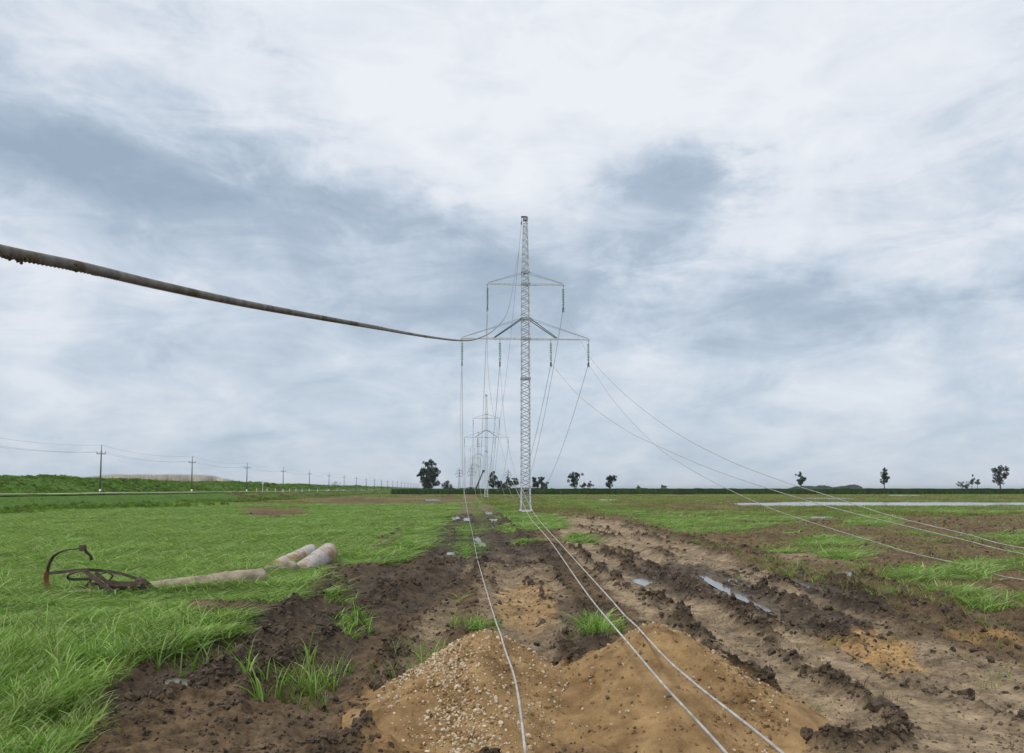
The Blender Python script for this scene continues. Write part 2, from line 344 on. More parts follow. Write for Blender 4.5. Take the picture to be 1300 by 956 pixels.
GR = [  # outlines of grassy ground: points, density
 ([(-900,1300),(-900,600),(-100,600),(300,640),(560,640),(583,638),(575,650),(562,666),(546,696),(515,711),(460,718),(428,712),(408,728),(386,752),(370,767),(322,768),(240,769),(228,783),(258,808),(250,832),(190,850),(150,866),(120,910),(70,970),(0,1100),(-200,1300)], 1),
 ([(262,790),(300,786),(315,800),(290,812),(262,808)], .8), ([(408,756),(425,750),(447,758),(440,772),(414,774)], .55),
 ([(428,790),(445,786),(456,800),(450,814),(434,812)], .6), ([(385,850),(395,842),(415,840),(425,850),(428,870),(390,872)], .3),
 ([(568,758),(580,753),(592,758),(590,772),(572,771)], .55), ([(590,800),(600,790),(614,786),(628,800),(618,804),(600,808)], .6),
 ([(512,855),(530,828),(560,822),(572,830),(545,842),(520,862)], .6), ([(722,744),(738,738),(758,744),(760,756),(735,758)], .45),
 ([(742,792),(750,786),(760,790),(764,808),(756,816),(745,810)], .55), ([(722,684),(735,678),(748,684),(744,694),(728,694)], .6),
 ([(652,680),(668,676),(690,682),(684,692),(660,692)], .35),
 ([(566,636),(581,640),(573,662),(558,694),(538,691),(552,668),(561,650)], 1), ([(583,662),(594,662),(600,682),(614,706),(600,713),(573,704),(578,685)], 1),
 ([(596,638),(605,640),(625,664),(624,677),(610,673),(600,655)], 1), ([(628,640),(648,640),(664,652),(702,654),(714,668),(690,674),(668,674),(652,663),(640,658)], 1),
 ([(630,668),(645,665),(657,676),(645,680)], .6), ([(600,632),(660,632),(660,640),(606,640)], .45),
 ([(680,630),(700,627),(760,634),(800,646),(870,650),(930,648),(1000,652),(1010,660),(985,666),(930,676),(872,678),(850,670),(800,658),(745,648),(700,640)], .84),
 ([(1060,650),(1100,648),(1134,656),(1130,668),(1085,668),(1062,660)], .75), ([(1018,684),(1050,676),(1085,684),(1096,700),(1080,714),(1040,708),(1020,695)], .7),
 ([(955,654),(1015,650),(1012,664),(960,666)], .8), ([(1080,642.5),(1500,641.5),(1500,653),(1300,652),(1200,654),(1120,650)], .8),
 ([(1076,716),(1110,718),(1150,716),(1200,722),(1245,708),(1300,700),(1500,700),(1500,850),(1300,792),(1262,776),(1215,762),(1160,746),(1110,732)], .60),
 ([(1270,676),(1310,672),(1320,690),(1280,692)], .8), ([(980,680),(1010,676),(1018,688),(990,692)], .5),
 ([(690,626),(1500,626),(1500,637.5),(900,637),(720,634)], .35), ([(1110,660),(1290,655),(1300,690),(1230,700),(1130,690)], .22),
 ([(940,685),(1010,690),(1010,712),(960,705)], .3),
]
BARE = [([(296,645),(330,643),(392,645),(400,653),(350,658),(300,656)], .9), ([(385,634),(460,631),(560,631),(584,634),(576,640),(520,638.5),(430,641),(390,639)], .95),
        ([(470,694),(520,662),(530,664),(500,690),(478,704)], .7), ([(700,640),(775,641),(800,645),(760,646)], .6), ([(20,703),(38,702),(36,708),(22,708)], .5)]
TAN = [([(700,650),(760,655),(850,682),(900,700),(960,720),(1100,780),(1300,850),(1500,940),(1500,1200),(860,1200),(870,860),(820,790),(760,740),(720,700)], 1),
       ([(608,700),(650,690),(700,720),(720,760),(740,800),(700,870),(640,880),(620,800),(600,740)], .75), ([(470,860),(520,800),(560,760),(590,760),(560,830),(520,880)], .55),
       ([(985,700),(1060,702),(1100,712),(1040,716),(1000,712)], .6), ([(555,702),(605,705),(600,725),(560,722)], .7)]
ORG = [([(1030,795),(1070,785),(1110,792),(1150,815),(1180,845),(1130,850),(1090,838),(1050,825)], 1), ([(1190,790),(1260,800),(1300,812),(1300,822),(1230,812)], .7),
       ([(630,750),(665,738),(700,750),(705,790),(670,800),(635,785)], .55), ([(660,850),(760,830),(960,850),(1000,900),(640,920)], .8)]
DARK = [([(545,636),(600,632),(650,640),(690,700),(640,716),(540,712),(535,690)], .8),([(780,722),(850,712),(900,722),(980,752),(1060,770),(1110,790),(1060,800),(1000,785),(930,778),(870,762),(820,745)], .9),
        ([(1000,738),(1080,745),(1130,770),(1160,790),(1100,780),(1040,765)], .9), ([(230,782),(330,768),(400,740),(430,715),(520,715),(600,705),(560,760),(470,790),(440,860),(330,870),(120,900),(140,866),(250,835)], .75),
        ([(640,690),(700,690),(720,705),(700,720),(660,712)], .5), ([(690,760),(735,770),(780,775),(770,835),(735,840),(722,800)], .7)]
def sdf(px, py, poly):
    n = len(poly); d2 = np.full(px.shape, 1e18); ins = np.zeros(px.shape, bool)
    for i in range(n):
        x1, y1 = poly[i]; x2, y2 = poly[(i+1) % n]; ex, ey = x2-x1, y2-y1
        wx, wy = px-x1, py-y1; t = np.clip((wx*ex+wy*ey)/(ex*ex+ey*ey+1e-12), 0, 1)
        d2 = np.minimum(d2, (wx-ex*t)**2+(wy-ey*t)**2)
        if abs(ey) > 1e-9:
            c = ((y1 > py) != (y2 > py)) & (px < ex*(py-y1)/ey+x1); ins ^= c
    d = np.sqrt(d2); return np.where(ins, d, -d)
def region(px, py, polys, f):
    out = np.zeros(px.shape)
    for poly, w in polys:
        xs = [p[0] for p in poly]; ys = [p[1] for p in poly]
        m = (px > min(xs)-12) & (px < max(xs)+12) & (py > min(ys)-9) & (py < max(ys)+9)
        if not m.any(): continue
        ff = f[m]; s = sst(-ff, ff, sdf(px[m], py[m], poly))*w
        out[m] = np.maximum(out[m], s)
    return out
def layout(X, Y):
    """ground cover at each place: grass, tan, orange, dark, water masks"""
    Yc = np.maximum(Y, 3.0); px, py = proj(X, Yc)
    a = np.clip(70/Yc, .35, 7); nx = fbm(X*1.3, Y*1.3, 3, 3); ny = fbm(X*1.3, Y*1.3, 3, 9)
    qx = px+nx*a*2.2; qy = py+ny*a
    f = np.clip(50/Yc, .5, 5)
    g = region(qx, qy, GR, f)*(1-region(qx, qy, BARE, f))
    rt = sst(2.5, 4, lat(X, Y)-2)*(Y < 60); g = g*(1-rt*.95*sst(-.02, .30, fbm(X*1.1, Y*.75, 4, 19)))
    pn = fbm(X*.7, Y*.32, 4, 17)*.62+.5; g = np.where(g < .86, sst(-.10, .10, g-pn)*np.minimum(1, g*1.6+.25), g)
    return g, region(qx, qy, TAN, f*1.6), region(qx, qy, ORG, f*1.6), region(qx, qy, DARK, f*1.4), px, py
def puddles(X, Y, wide=1.0):
    Yc = np.maximum(Y, 3.0); px, py = proj(X, Yc); m = np.zeros(X.shape); lev = np.zeros(X.shape)
    a = np.clip(30/Yc, .55, 2); px = px+fbm(X*2.2, Y*1.2, 3, 21)*a*4; py = py+fbm(X*2.2, Y*1.2, 3, 23)*a*1.0
    for poly, z in PUD:
        xs = [p[0] for p in poly]; ys = [p[1] for p in poly]; f = max(.5, min(2.2, (max(ys)-min(ys))*.22))
        k = (px > min(xs)-24) & (px < max(xs)+24) & (py > min(ys)-12) & (py < max(ys)+12)
        if not k.any(): continue
        s = sst(-f*1.5*wide, f*.4, sdf(px[k], py[k], poly)) if wide > 1 else sst(-f*.7, f*.9, sdf(px[k], py[k], poly)); c = m[k]; l = lev[k]
        l[s > c] = z; m[k] = np.maximum(c, s); lev[k] = l
    return m, lev
def height(X, Y, masks=None, parts=False):
    X = np.asarray(X, float); Y = np.asarray(Y, float); s = lat(X, Y)
    g, tan, org, drk, px, py = masks if masks is not None else layout(X, Y)
    far = np.clip((Y-60)/60, 0, 1)
    z = .05*fbm(X*.22, Y*.22, 3, 40)
    bare = (1-g)*(1-far)
    rough = np.clip(1-tan*.75+drk*.5, .25, 1.3)
    lug = np.zeros(X.shape); lz = np.zeros(X.shape); nn_ = (Y > 5) & (Y < 20) & (np.abs(X) < 12)
    if nn_.any():
        xs, ys = X[nn_], Y[nn_]; bs = np.zeros(xs.shape); bz = np.zeros(xs.shape)
        for pts in LUGS:
            bd = np.full(xs.shape, 1e9); sg = np.zeros(xs.shape)
            for p, q in zip(pts[:-1], pts[1:]):
                ex, ey = q.x-p.x, q.y-p.y; t = np.clip(((xs-p.x)*ex+(ys-p.y)*ey)/(ex*ex+ey*ey), 0, 1); d_ = np.hypot(xs-p.x-ex*t, ys-p.y-ey*t)
                c_ = np.sign((xs-p.x)*ey-(ys-p.y)*ex); sg = np.where(d_ < bd, c_, sg); bd = np.minimum(bd, d_)
            b_ = np.exp(-(bd/.30)**6)*sst(-.35, .05, fbm(xs*.7, ys*.7, 2, 300)); k_ = b_ > bs; bs = np.where(k_, b_, bs)
            bz = np.where(k_, b_*(.020*np.tanh(3*np.sin(27*ys+sg*0+11*bd+1.6*(sg > 0)))-.035), bz)
        lug[nn_] = bs; lz[nn_] = bz
    rough = rough*(1-.75*lug); z = z+lz
    z = z+bare*rough*(.060*billow(X*1.7, Y*1.7, 3, 50)+.040*billow(X*5.0, Y*5.0, 3, 60)+.05*fbm(X*.8, Y*.8, 3, 70))
    rut = np.zeros(X.shape); ridge = np.zeros(X.shape); near = (Y > 4) & (Y < 110) & (np.abs(X) < 40)
    xs, ys = X[near], Y[near]; wob = fbm(xs*.9, ys*.9, 3, 80)*.26; lump = (.45+.5*billow(xs*2.2, ys*2.2, 2, 90)+.6*billow(xs*6.5, ys*6.5, 3, 91))*np.clip(.75+1.3*fbm(xs*.35, ys*.35, 2, 92), .08, 1.15)
    rr = np.zeros(xs.shape); rd = np.zeros(xs.shape); zz = np.zeros(xs.shape)
    for pts, w, d, r in RW:
        best = np.full(xs.shape, 1e9)
        for p, q in zip(pts[:-1], pts[1:]):
            ex, ey = q.x-p.x, q.y-p.y; t = np.clip(((xs-p.x)*ex+(ys-p.y)*ey)/(ex*ex+ey*ey), 0, 1)
            best = np.minimum(best, np.hypot(xs-p.x-ex*t, ys-p.y-ey*t))
        best = best+wob; gro = np.exp(-(best/w)**2); rg = np.exp(-((best-1.7*w)/(.45*w))**2)
        zz = np.minimum(zz, -.8*d*gro); rd = np.maximum(rd, rg*r*np.clip(lump, .1, 1.6)); rr = np.maximum(rr, gro)
    tread = .022*np.sin(ys*26+2*xs+3*fbm(xs, ys, 2, 99))
    z[near] += zz+rd*(1-.7*rr)+tread*rr
    rut[near] = rr; ridge[near] = rd
    # road bank and dyke on the left
    z = z+1.05*sst(-44, -50, s)+.15*sst(-60, -64, s)+(2.65+.35*fbm(Y*.02, s*.05, 3, 5))*sst(-66, -76, s)-1.6*sst(-84, -100, s)
    z = z-.35*np.exp(-((s+42)/2.2)**2)
    pw, _ = puddles(X, Y, 4.5); pe = sst(.02, .35, pw); z = z*(1-pe)+np.clip(z, -.012, .02)*pe
    for hx, hy, hr in ((-.30, 7.62, .93), (1.34, 7.58, 1.06)):
        hd = np.hypot(X-hx, (Y-hy)*np.where(Y < hy, .5, 1))/hr; hm = sst(1.12, .92, hd); z = z*(1-hm)+np.minimum(z, -.03)*hm
    pm, pl = puddles(X, Y); pl = pl*.5; z = z*(1-pm)+(pl-.06)*pm
    z = np.where(Y > 2000, z*0, z)
    if parts: return z, rut, ridge, pm
    return z
def H1(x, y): return float(height(np.array([x]), np.array([y]))[0])

# ------------------------------------------------------------------ ground sheet
th = np.concatenate([np.radians(np.linspace(-180, -44, 40, endpoint=False)), np.radians(np.linspace(-44, 44, 860, endpoint=False)), np.radians(np.linspace(44, 180, 40, endpoint=False))])
rad = np.concatenate([np.geomspace(.6, 5.2, 16, endpoint=False), np.geomspace(5.2, 60, 500, endpoint=False), np.geomspace(60, 420, 120, endpoint=False), np.geomspace(420, 14000, 40)])
R_, T_ = np.meshgrid(rad, th, indexing='ij'); GX = (R_*np.sin(T_)).ravel(); GY = (R_*np.cos(T_)).ravel()
masks = layout(GX, GY); GZ, rut, ridge, pm = height(GX, GY, masks, True)
g, tan, org, drk, _, _ = masks
s_ = lat(GX, GY)
def c3(r, g_, b): return np.array([r, g_, b])
big = (fbm(GX*.16, GY*.16, 4, 31)*.5+.5)[:, None]; med = (fbm(GX*1.1, GY*1.1, 4, 33)*.5+.5)[:, None]
mud = c3(.080, .056, .035)*(1-med)+c3(.165, .120, .076)*med
tanc = c3(.165, .126, .085)*(1-med)+c3(.36, .29, .205)*med; tanc = tanc*(.72+.5*(fbm(GX*3.1, GY*2.2, 3, 37)*.5+.5))[:, None]
col = mud*(1-tan[:, None]*.85)+tanc*tan[:, None]*.85
col = col*(1-org[:, None]*.75)+c3(.42, .26, .105)*org[:, None]*.75
for hx, hy, hr in ((-.30, 7.62, .93), (1.34, 7.58, 1.06)):
    hd = np.hypot(GX-hx, (GY-hy)*np.where(GY < hy, .5, 1))/hr+.22*fbm(GX*3, GY*3, 4, 39); hm = (sst(1.42, 1.0, hd)*.75)[:, None]; col = col*(1-hm)+c3(.31, .195, .09)*hm
dk = np.clip(drk*.75*(1-.8*hm[:, 0])+ridge*6.5+rut*.25*(1-tan*.6), 0, 1)*(.65+.6*med[:, 0]); dk = np.clip(dk, 0, 1)
col = col*(1-dk[:, None])+c3(.040, .030, .022)*dk[:, None]
# far fields: brown and olive stubble mottled by old growth
ff = sst(45, 75, GY)[:, None]; mot = (fbm(GX*.16, GY*.05, 4, 35)*.5+.5)[:, None]
mot = np.clip((mot-.5)*2.2+.5, 0, 1); farc = c3(.105, .072, .045)*(1-mot)+c3(.15, .15, .06)*mot
col = col*(1-ff*.85)+farc*ff*.85
gcol = c3(.055, .11, .016)*(1-big)+c3(.10, .20, .024)*big
gcol = gcol*(1-sst(60, 110, GY)[:, None])+(c3(.075, .15, .018)*(1-big)+c3(.13, .24, .03)*big)*sst(60, 110, GY)[:, None]
gg = (np.clip(g*1.15, 0, 1)*(1-.9*sst(.2, .5, rut)))[:, None]; soilnear = 1-.55*sst(22, 8, GY)[:, None]
col = col*(1-gg)+(gcol*soilnear+mud*(1-soilnear))*gg
bankc = c3(.045, .10, .018)*(1-med)+c3(.085, .15, .03)*med
bm = sst(-40, -46, s_)[:, None]; col = col*(1-bm)+bankc*bm
bey = sst(650, 900, GY)[:, None]; col = col*(1-bey)+c3(.07, .11, .04)*bey
col = col*(1-pm[:, None]*.6)+c3(.035, .028, .022)*pm[:, None]*.6
nr, ntb = len(rad), len(th); idx = np.arange(nr*ntb).reshape(nr, ntb); nx_ = np.roll(idx, -1, 1)
F = np.stack([idx[:-1].ravel(), idx[1:].ravel(), nx_[1:].ravel(), nx_[:-1].ravel()], 1)[:, ::-1]
GV = np.stack([GX, GY, GZ], 1)
ground = mesh_np('ground', GV, F, M_ground, True)
bmv = bpy.data.meshes.new('x'); ground.data.polygons.foreach_set('use_smooth', [True]*len(ground.data.polygons)); bpy.data.meshes.remove(bmv)
at = ground.data.color_attributes.new('cover', 'FLOAT_COLOR', 'POINT'); at.data.foreach_set('color', np.concatenate([np.clip(col, .005, 1), np.ones((len(col), 1))], 1).astype(np.float32).ravel())
wt = ground.data.attributes.new('wet', 'FLOAT', 'POINT'); wt.data.foreach_set('value', np.clip(pm*1.0+drk*.28+rut*.2*(1-g), 0, 1).astype(np.float32))
tag(ground, kind='structure')
# close the little hole under the camera
mb = MB(); k = ntb; ring = [tuple(GV[i]) for i in range(ntb)]
mb.v = ring+[(0, 0, float(GZ[:ntb].mean()))]; mb.f = [(i, (i+1) % k, k) for i in range(k)]
gc = mb.build('trampled_ground', M_clodt, None, True); tag(gc, kind='structure')

# standing water
for ip_, (poly, z) in enumerate(PUD):
    cx = sum(p[0] for p in poly)/len(poly); cy = sum(p[1] for p in poly)/len(poly)
    f = max(.6, min(2.2, (max(p[1] for p in poly)-min(p[1] for p in poly))*.22))
    out = []
    for x, y in poly:
        dx_, dy_ = x-cx, y-cy; l = math.hypot(dx_, dy_*6)+1e-6
        out.append(PZ(x+dx_/l*f*2.4+dx_/l*2, max(y+dy_*6/l*f*.6, 624), z*.5+ip_*.0012))
    mb = MB(); mb.v = [tuple(p) for p in out]; mb.f = [tuple(range(len(out)))[::-1]]
    o = mb.build('puddle' if cy > 645 or len(poly) < 8 else 'flood_water', M_water); tag(o, kind='structure')
    if o.data.polygons[0].normal.z < 0: o.data.flip_normals()

# road on its bank
ys = np.concatenate([np.arange(-40, 400, 6.0), np.arange(400, 1300, 30.0)]); V = []
for y in ys:
    for s in (-57.5, -54.2, -50.6):
        V.append((s-KS*y, y, 1.08+.03*(s == -54.2)+.0))
n = len(ys); F = [(i*3+j, i*3+j+1, i*3+4+j, i*3+3+j) for i in range(n-1) for j in range(2)]
hv = height(np.array([v[0] for v in V]), np.array([v[1] for v in V])); V = [(v[0], v[1], max(float(h), 1.0)+.28) for v, h in zip(V, hv)]
road = mesh_np('road', V, F, M_road, True); tag(road, kind='structure')

# ------------------------------------------------------------------ scattering of what nobody could count
def scatter(name, P, rot, scl, idx, protos):
    me = bpy.data.meshes.new(name); me.vertices.add(len(P)); me.vertices.foreach_set('co', np.asarray(P, np.float32).ravel())
    for nm, a in (('rot', rot), ('scl', scl)):
        t = me.attributes.new(nm, 'FLOAT_VECTOR', 'POINT'); t.data.foreach_set('vector', np.asarray(a, np.float32).ravel())
    t = me.attributes.new('pick', 'INT', 'POINT'); t.data.foreach_set('value', np.asarray(idx, np.int32))
    for m_ in {p.data.materials[0] for p in protos}: me.materials.append(m_)
    o = bpy.data.objects.new(name, me); C.objects.link(o)
    col = bpy.data.collections.new(name+'_kinds')
    for i, p in enumerate(protos): p.name = f'{name}_kind.{i:03d}'; col.objects.link(p)
    gt = bpy.data.node_groups.new(name, 'GeometryNodeTree')
    gt.interface.new_socket('Geometry', in_out='INPUT', socket_type='NodeSocketGeometry'); gt.interface.new_socket('Geometry', in_out='OUTPUT', socket_type='NodeSocketGeometry')
    gi = gt.nodes.new('NodeGroupInput'); go = gt.nodes.new('NodeGroupOutput')
    ci = gt.nodes.new('GeometryNodeCollectionInfo'); ci.inputs['Collection'].default_value = col; ci.inputs['Separate Children'].default_value = True; ci.inputs['Reset Children'].default_value = True
    ip = gt.nodes.new('GeometryNodeInstanceOnPoints'); ip.inputs['Pick Instance'].default_value = True
    def attr(n_, ty):
        a = gt.nodes.new('GeometryNodeInputNamedAttribute'); a.data_type = ty; a.inputs['Name'].default_value = n_; return a.outputs[0]
    er = gt.nodes.new('FunctionNodeEulerToRotation')
    gt.links.new(attr('rot', 'FLOAT_VECTOR'), er.inputs[0]); gt.links.new(er.outputs[0], ip.inputs['Rotation'])
    gt.links.new(attr('scl', 'FLOAT_VECTOR'), ip.inputs['Scale']); gt.links.new(attr('pick', 'INT'), ip.inputs['Instance Index'])
    gt.links.new(gi.outputs[0], ip.inputs['Points']); gt.links.new(ci.outputs[0], ip.inputs['Instance']); gt.links.new(ip.outputs[0], go.inputs[0])
    md = o.modifiers.new('scatter', 'NODES'); md.node_group = gt
    return o
def tuft(nb, R, h0, h1, w, lean, spread, mat, seed, segs=4, tintp=.12, curl=1.0):
    r = np.random.default_rng(seed); V = []; F = []; T = []
    for b in range(nb):
        a = r.uniform(0, 2*pi); q = R*math.sqrt(r.uniform()); x0, y0 = q*cos(a), q*sin(a)
        ha = r.normal(0, spread); hx, hy = cos(ha), sin(ha)
        if r.uniform() < .25: hx, hy = cos(a), sin(a)
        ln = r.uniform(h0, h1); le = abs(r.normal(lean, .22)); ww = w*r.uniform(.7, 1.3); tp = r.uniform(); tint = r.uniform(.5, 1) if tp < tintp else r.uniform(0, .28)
        fa = r.uniform(0, pi); sx, sy = cos(fa), sin(fa); base = len(V)
        x, y, z = x0, y0, -.03; ang = le*.35
        for k in range(segs+1):
            t = k/segs; wk = ww*(1-t)**.7*.5 if k < segs else .0008
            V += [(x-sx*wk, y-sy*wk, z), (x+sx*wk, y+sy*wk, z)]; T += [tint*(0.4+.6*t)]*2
            st = ln/segs; x += hx*sin(ang)*st; y += hy*sin(ang)*st; z += cos(ang)*st; ang = min(ang+le*1.5*curl/segs, 2.3)
        F += [(base+2*k, base+2*k+1, base+2*k+3, base+2*k+2) for k in range(segs)]
    o = mesh_np('tuft', V, F, mat, True, link=False)
    a = o.data.attributes.new('tint', 'FLOAT', 'POINT'); a.data.foreach_set('value', np.array(T, np.float32)); return o
def leafball(nl, size, leaf, mat, seed, squash=.8):
    r = np.random.default_rng(seed); V = []; F = []; T = []
    for i in range(nl):
        d = r.normal(size=3); d /= np.linalg.norm(d); q = r.uniform(.35, 1)**.5
        c = d*q*np.array([size, size, size*squash]); c[2] += size*squash*.8
        u = r.normal(size=3); u /= np.linalg.norm(u); v = np.cross(u, r.normal(size=3)); v /= np.linalg.norm(v); l = leaf*r.uniform(.6, 1.3)
        b = len(V); V += [c-u*l, c+v*l*.5, c+u*l, c-v*l*.5]; F.append((b, b+1, b+2, b+3)); T += [r.uniform(0, .6)]*4
    o = mesh_np('leaves', V, F, mat, True, link=False)
    a = o.data.attributes.new('tint', 'FLOAT', 'POINT'); a.data.foreach_set('value', np.array(T, np.float32)); return o
def lump(seed, mat, amp=.35, sub=2):
    import bmesh
    bm = bmesh.new(); bmesh.ops.create_icosphere(bm, subdivisions=sub, radius=1)
    r = random.Random(seed); off = Vector((r.uniform(0, 99),)*3)
    from mathutils import noise as mn
    for v in bm.verts:
        k = 1+amp*mn.noise(v.co*1.3+off)+amp*.7*mn.noise(v.co*3.1+off); v.co *= k
        v.co += Vector([r.uniform(-.1, .1) for _ in range(3)])
    me = bpy.data.meshes.new('lump'); bm.to_mesh(me); bm.free(); me.materials.append(mat)
    return bpy.data.objects.new('lump', me)

# field grass
def polar(nn, u0, u1, y0, y1):
    u = RNG.uniform(u0, u1, nn); Y = np.exp(RNG.uniform(math.log(y0), math.log(y1), nn)); return u*Y, Y
X, Y = polar(160000, -.78, .86, 5.2, 150); s = lat(X, Y)
g = layout(X, Y)[0]; z, rut, ridge, pmk = height(X, Y, None, True)
patch = fbm(X*.5, Y*.5, 3, 111)
gap = fbm(X*1.6, Y*1.6, 3, 113)
keep = (RNG.uniform(size=len(X)) < (1-.75*sst(.12, .38, gap)*(Y < 26))*np.clip(g*1.1-.05, 0, 1)*(1-.95*sst(.2, .5, rut))) & (s > -44) & (pmk < .25) & ((Y < 70) | (RNG.uniform(size=len(X)) < .8))
keep &= (Y > 14) | (RNG.uniform(size=len(X)) < .45+.35*patch+.03*Y)
keep &= ~((g < .5) & (RNG.uniform(size=len(X)) < .45))
X, Y, z, g, patch = X[keep], Y[keep], z[keep], g[keep], patch[keep]; n = len(X)
sxy = (Y/10)**.72*RNG.uniform(.75, 1.3, n); sz = (.72+.42*patch+RNG.uniform(-.15, .25, n))*(.72+.38*sst(11.5, 8, Y))*(1-.12*sst(14, 30, Y))*np.clip(.45+.6*g, 0, 1)*np.clip(1.02-.0022*Y, .7, 1)
sz = sz*np.where(X > 2, .95, 1)*np.where((np.abs(X) < 4.5) & (Y > 25), .85, 1)
dpole_ = np.full(n, 9.0)
for (a_, b_) in ((PZ(-60, 792), PZ(310, 756)), (PZ(335, 738), PZ(385, 724)), (PZ(370, 735), PZ(425, 712)), (PZ(60, 762), PZ(190, 770)), (PZ(597, 672), PZ(655, 868))):
    ex, ey = b_.x-a_.x, b_.y-a_.y; t = np.clip(((X-a_.x)*ex+(Y-a_.y)*ey)/(ex*ex+ey*ey), 0, 1); dpole_ = np.minimum(dpole_, np.hypot(X-a_.x-ex*t, Y-a_.y-ey*t))
sz = sz*np.clip(.30+.55*dpole_, .30, 1)
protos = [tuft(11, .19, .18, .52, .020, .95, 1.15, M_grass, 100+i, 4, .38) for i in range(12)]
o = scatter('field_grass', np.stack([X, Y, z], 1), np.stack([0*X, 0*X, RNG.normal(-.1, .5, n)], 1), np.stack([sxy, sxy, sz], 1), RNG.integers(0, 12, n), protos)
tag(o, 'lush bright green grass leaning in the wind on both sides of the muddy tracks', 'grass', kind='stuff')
X, Y = polar(46000, -.42, .95, 55, 288); s = lat(X, Y); pn = fbm(X*.10, Y*.035, 4, 181); pxx, pyy = proj(X, Y); br = np.maximum(region(pxx, pyy, BARE, 0*X+1), .97*(region(pxx, pyy, GR[:1], 0*X+1) > .5)); pm2 = puddles(X, Y)[0]
keep = (s > -40) & (RNG.uniform(size=len(X)) < sst(-.30, .30, pn)*.85+.08) & (pm2 < .2) & (np.abs(s-1) > 2.2) & (RNG.uniform(size=len(X)) > br); X, Y, pn = X[keep], Y[keep], pn[keep]; n = len(X); z = height(X, Y)
w = (Y/60)**.9*RNG.uniform(.8, 1.4, n); h = RNG.uniform(.35, .8, n)
protos = [tuft(22, .38, .2, .42, .035, .5, 1.4, M_dryg, 360+i, 3, .3) for i in range(3)]+[tuft(22, .38, .2, .42, .035, .5, 1.4, M_grass, 370+i, 3, .1) for i in range(3)]
o = scatter('field_stubble', np.stack([X, Y, z], 1), np.stack([0*X, 0*X, RNG.uniform(0, 6.3, n)], 1), np.stack([w, w, h], 1), np.where(RNG.uniform(size=n) < .68-.5*pn, RNG.integers(0, 3, n), RNG.integers(3, 6, n)), protos)
tag(o, 'sparse olive and straw regrowth on the far brown field before the crop', 'stubble', kind='stuff')
X, Y = polar(60000, .12, .86, 7, 62); gg2, tn2, _, dk2, _, _ = layout(X, Y); pn = fbm(X*.5, Y*.35, 4, 191); rt2 = height(X, Y, None, True); pm2 = rt2[3]
keep = (RNG.uniform(size=len(X)) < (1-np.clip(tn2*2, 0, 1))*(1-dk2)*(.03+.30*sst(-.05, .4, pn))*(lat(X, Y) > 6.5)+.004*(1-dk2)) & (pm2 < .1); X, Y, pn, z = X[keep], Y[keep], pn[keep], rt2[0][keep]; n = len(X)
w = (Y/14)**.6*RNG.uniform(.5, 1.1, n); h = RNG.uniform(.25, .8, n)
protos = [tuft(9, .13, .12, .36, .014, .9, 1.8, M_dryg, 380+i, 3, .4) for i in range(4)]+[tuft(9, .13, .12, .36, .014, .8, 1.8, M_grass, 390+i, 3, .3) for i in range(3)]
o = scatter('sparse_weeds', np.stack([X, Y, z], 1), np.stack([0*X, 0*X, RNG.uniform(0, 6.3, n)], 1), np.stack([w, w, h], 1), np.where(RNG.uniform(size=n) < .68, RNG.integers(0, 4, n), RNG.integers(4, 7, n)), protos)
tag(o, 'thin straw and weeds scattered over the bare brown field at right', 'weeds', kind='stuff')
# broad leaved shoots in the mud
X, Y = [], []
for px, py, nn in [(400,868,26),(415,850,18),(385,880,16),(755,800,22),(748,815,16),(545,838,18),(605,800,14),(615,795,12),(520,852,8),(445,800,9),(340,870,6),(10,860,30),(60,850,30),(110,850,26),(150,820,22),(200,840,16),(30,820,24),(230,800,14)]:
    p = PZ(px, py)
    for _ in range(nn): X.append(p.x+random.gauss(0, .16*(1+(px < 240)*1.6))); Y.append(p.y+random.gauss(0, .2*(1+(px < 240)*1.6)))
X, Y = np.array(X), np.array(Y); z = height(X, Y); n = len(X); sc_ = RNG.uniform(.45, .95, n)*np.where(X < -2, 1.15, .72)
protos = [tuft(5, .05, .35, .6, .022, .7, 1.2, M_grass, 200+i, 5, .3) for i in range(4)]
o = scatter('maize_shoots', np.stack([X, Y, z], 1), np.stack([0*X, 0*X, RNG.uniform(0, 6.3, n)], 1), np.stack([sc_]*3, 1), RNG.integers(0, 4, n), protos)
tag(o, 'loose green broad-bladed shoots sprouting from the churned mud', 'plants', kind='stuff')
# rough greenery of road bank and dyke
X, Y = polar(120000, -1.0, .02, 28, 900); s = lat(X, Y); dens = fbm(X*.1, Y*.1, 3, 131)
keep = (((s < -32+6*dens) & (s > -49.6) & (RNG.uniform(size=len(s)) < sst(-30, -38, s)*.8+.1)) | ((s < -59.5) & (s > -86)))
X, Y, s, dens = X[keep], Y[keep], s[keep], dens[keep]; n = len(X); z = height(X, Y)
low = np.where((s < -45) & (s > -50), .4, 1)
sc_ = (.55+.45*dens)*RNG.uniform(.6, 1.3, n)*np.where(s < -66, .95, .62)*low; wd = np.clip((Y/110)**.6, .8, 3)
protos = [leafball(90, .75, .20, M_weed, 300+i, .8) for i in range(4)]+[tuft(60, .7, .5, 1.2, .05, .4, 1.4, M_weed, 310+i, 3, .25) for i in range(3)]
o = scatter('bank_vegetation', np.stack([X, Y, z-.12], 1), np.stack([0*X, 0*X, RNG.uniform(0, 6.3, n)], 1), np.stack([sc_*wd, sc_*wd, sc_], 1), RNG.integers(0, 7, n), protos)
tag(o, 'tangled dark green weeds covering the dyke and roadside ditch', 'vegetation', kind='stuff')
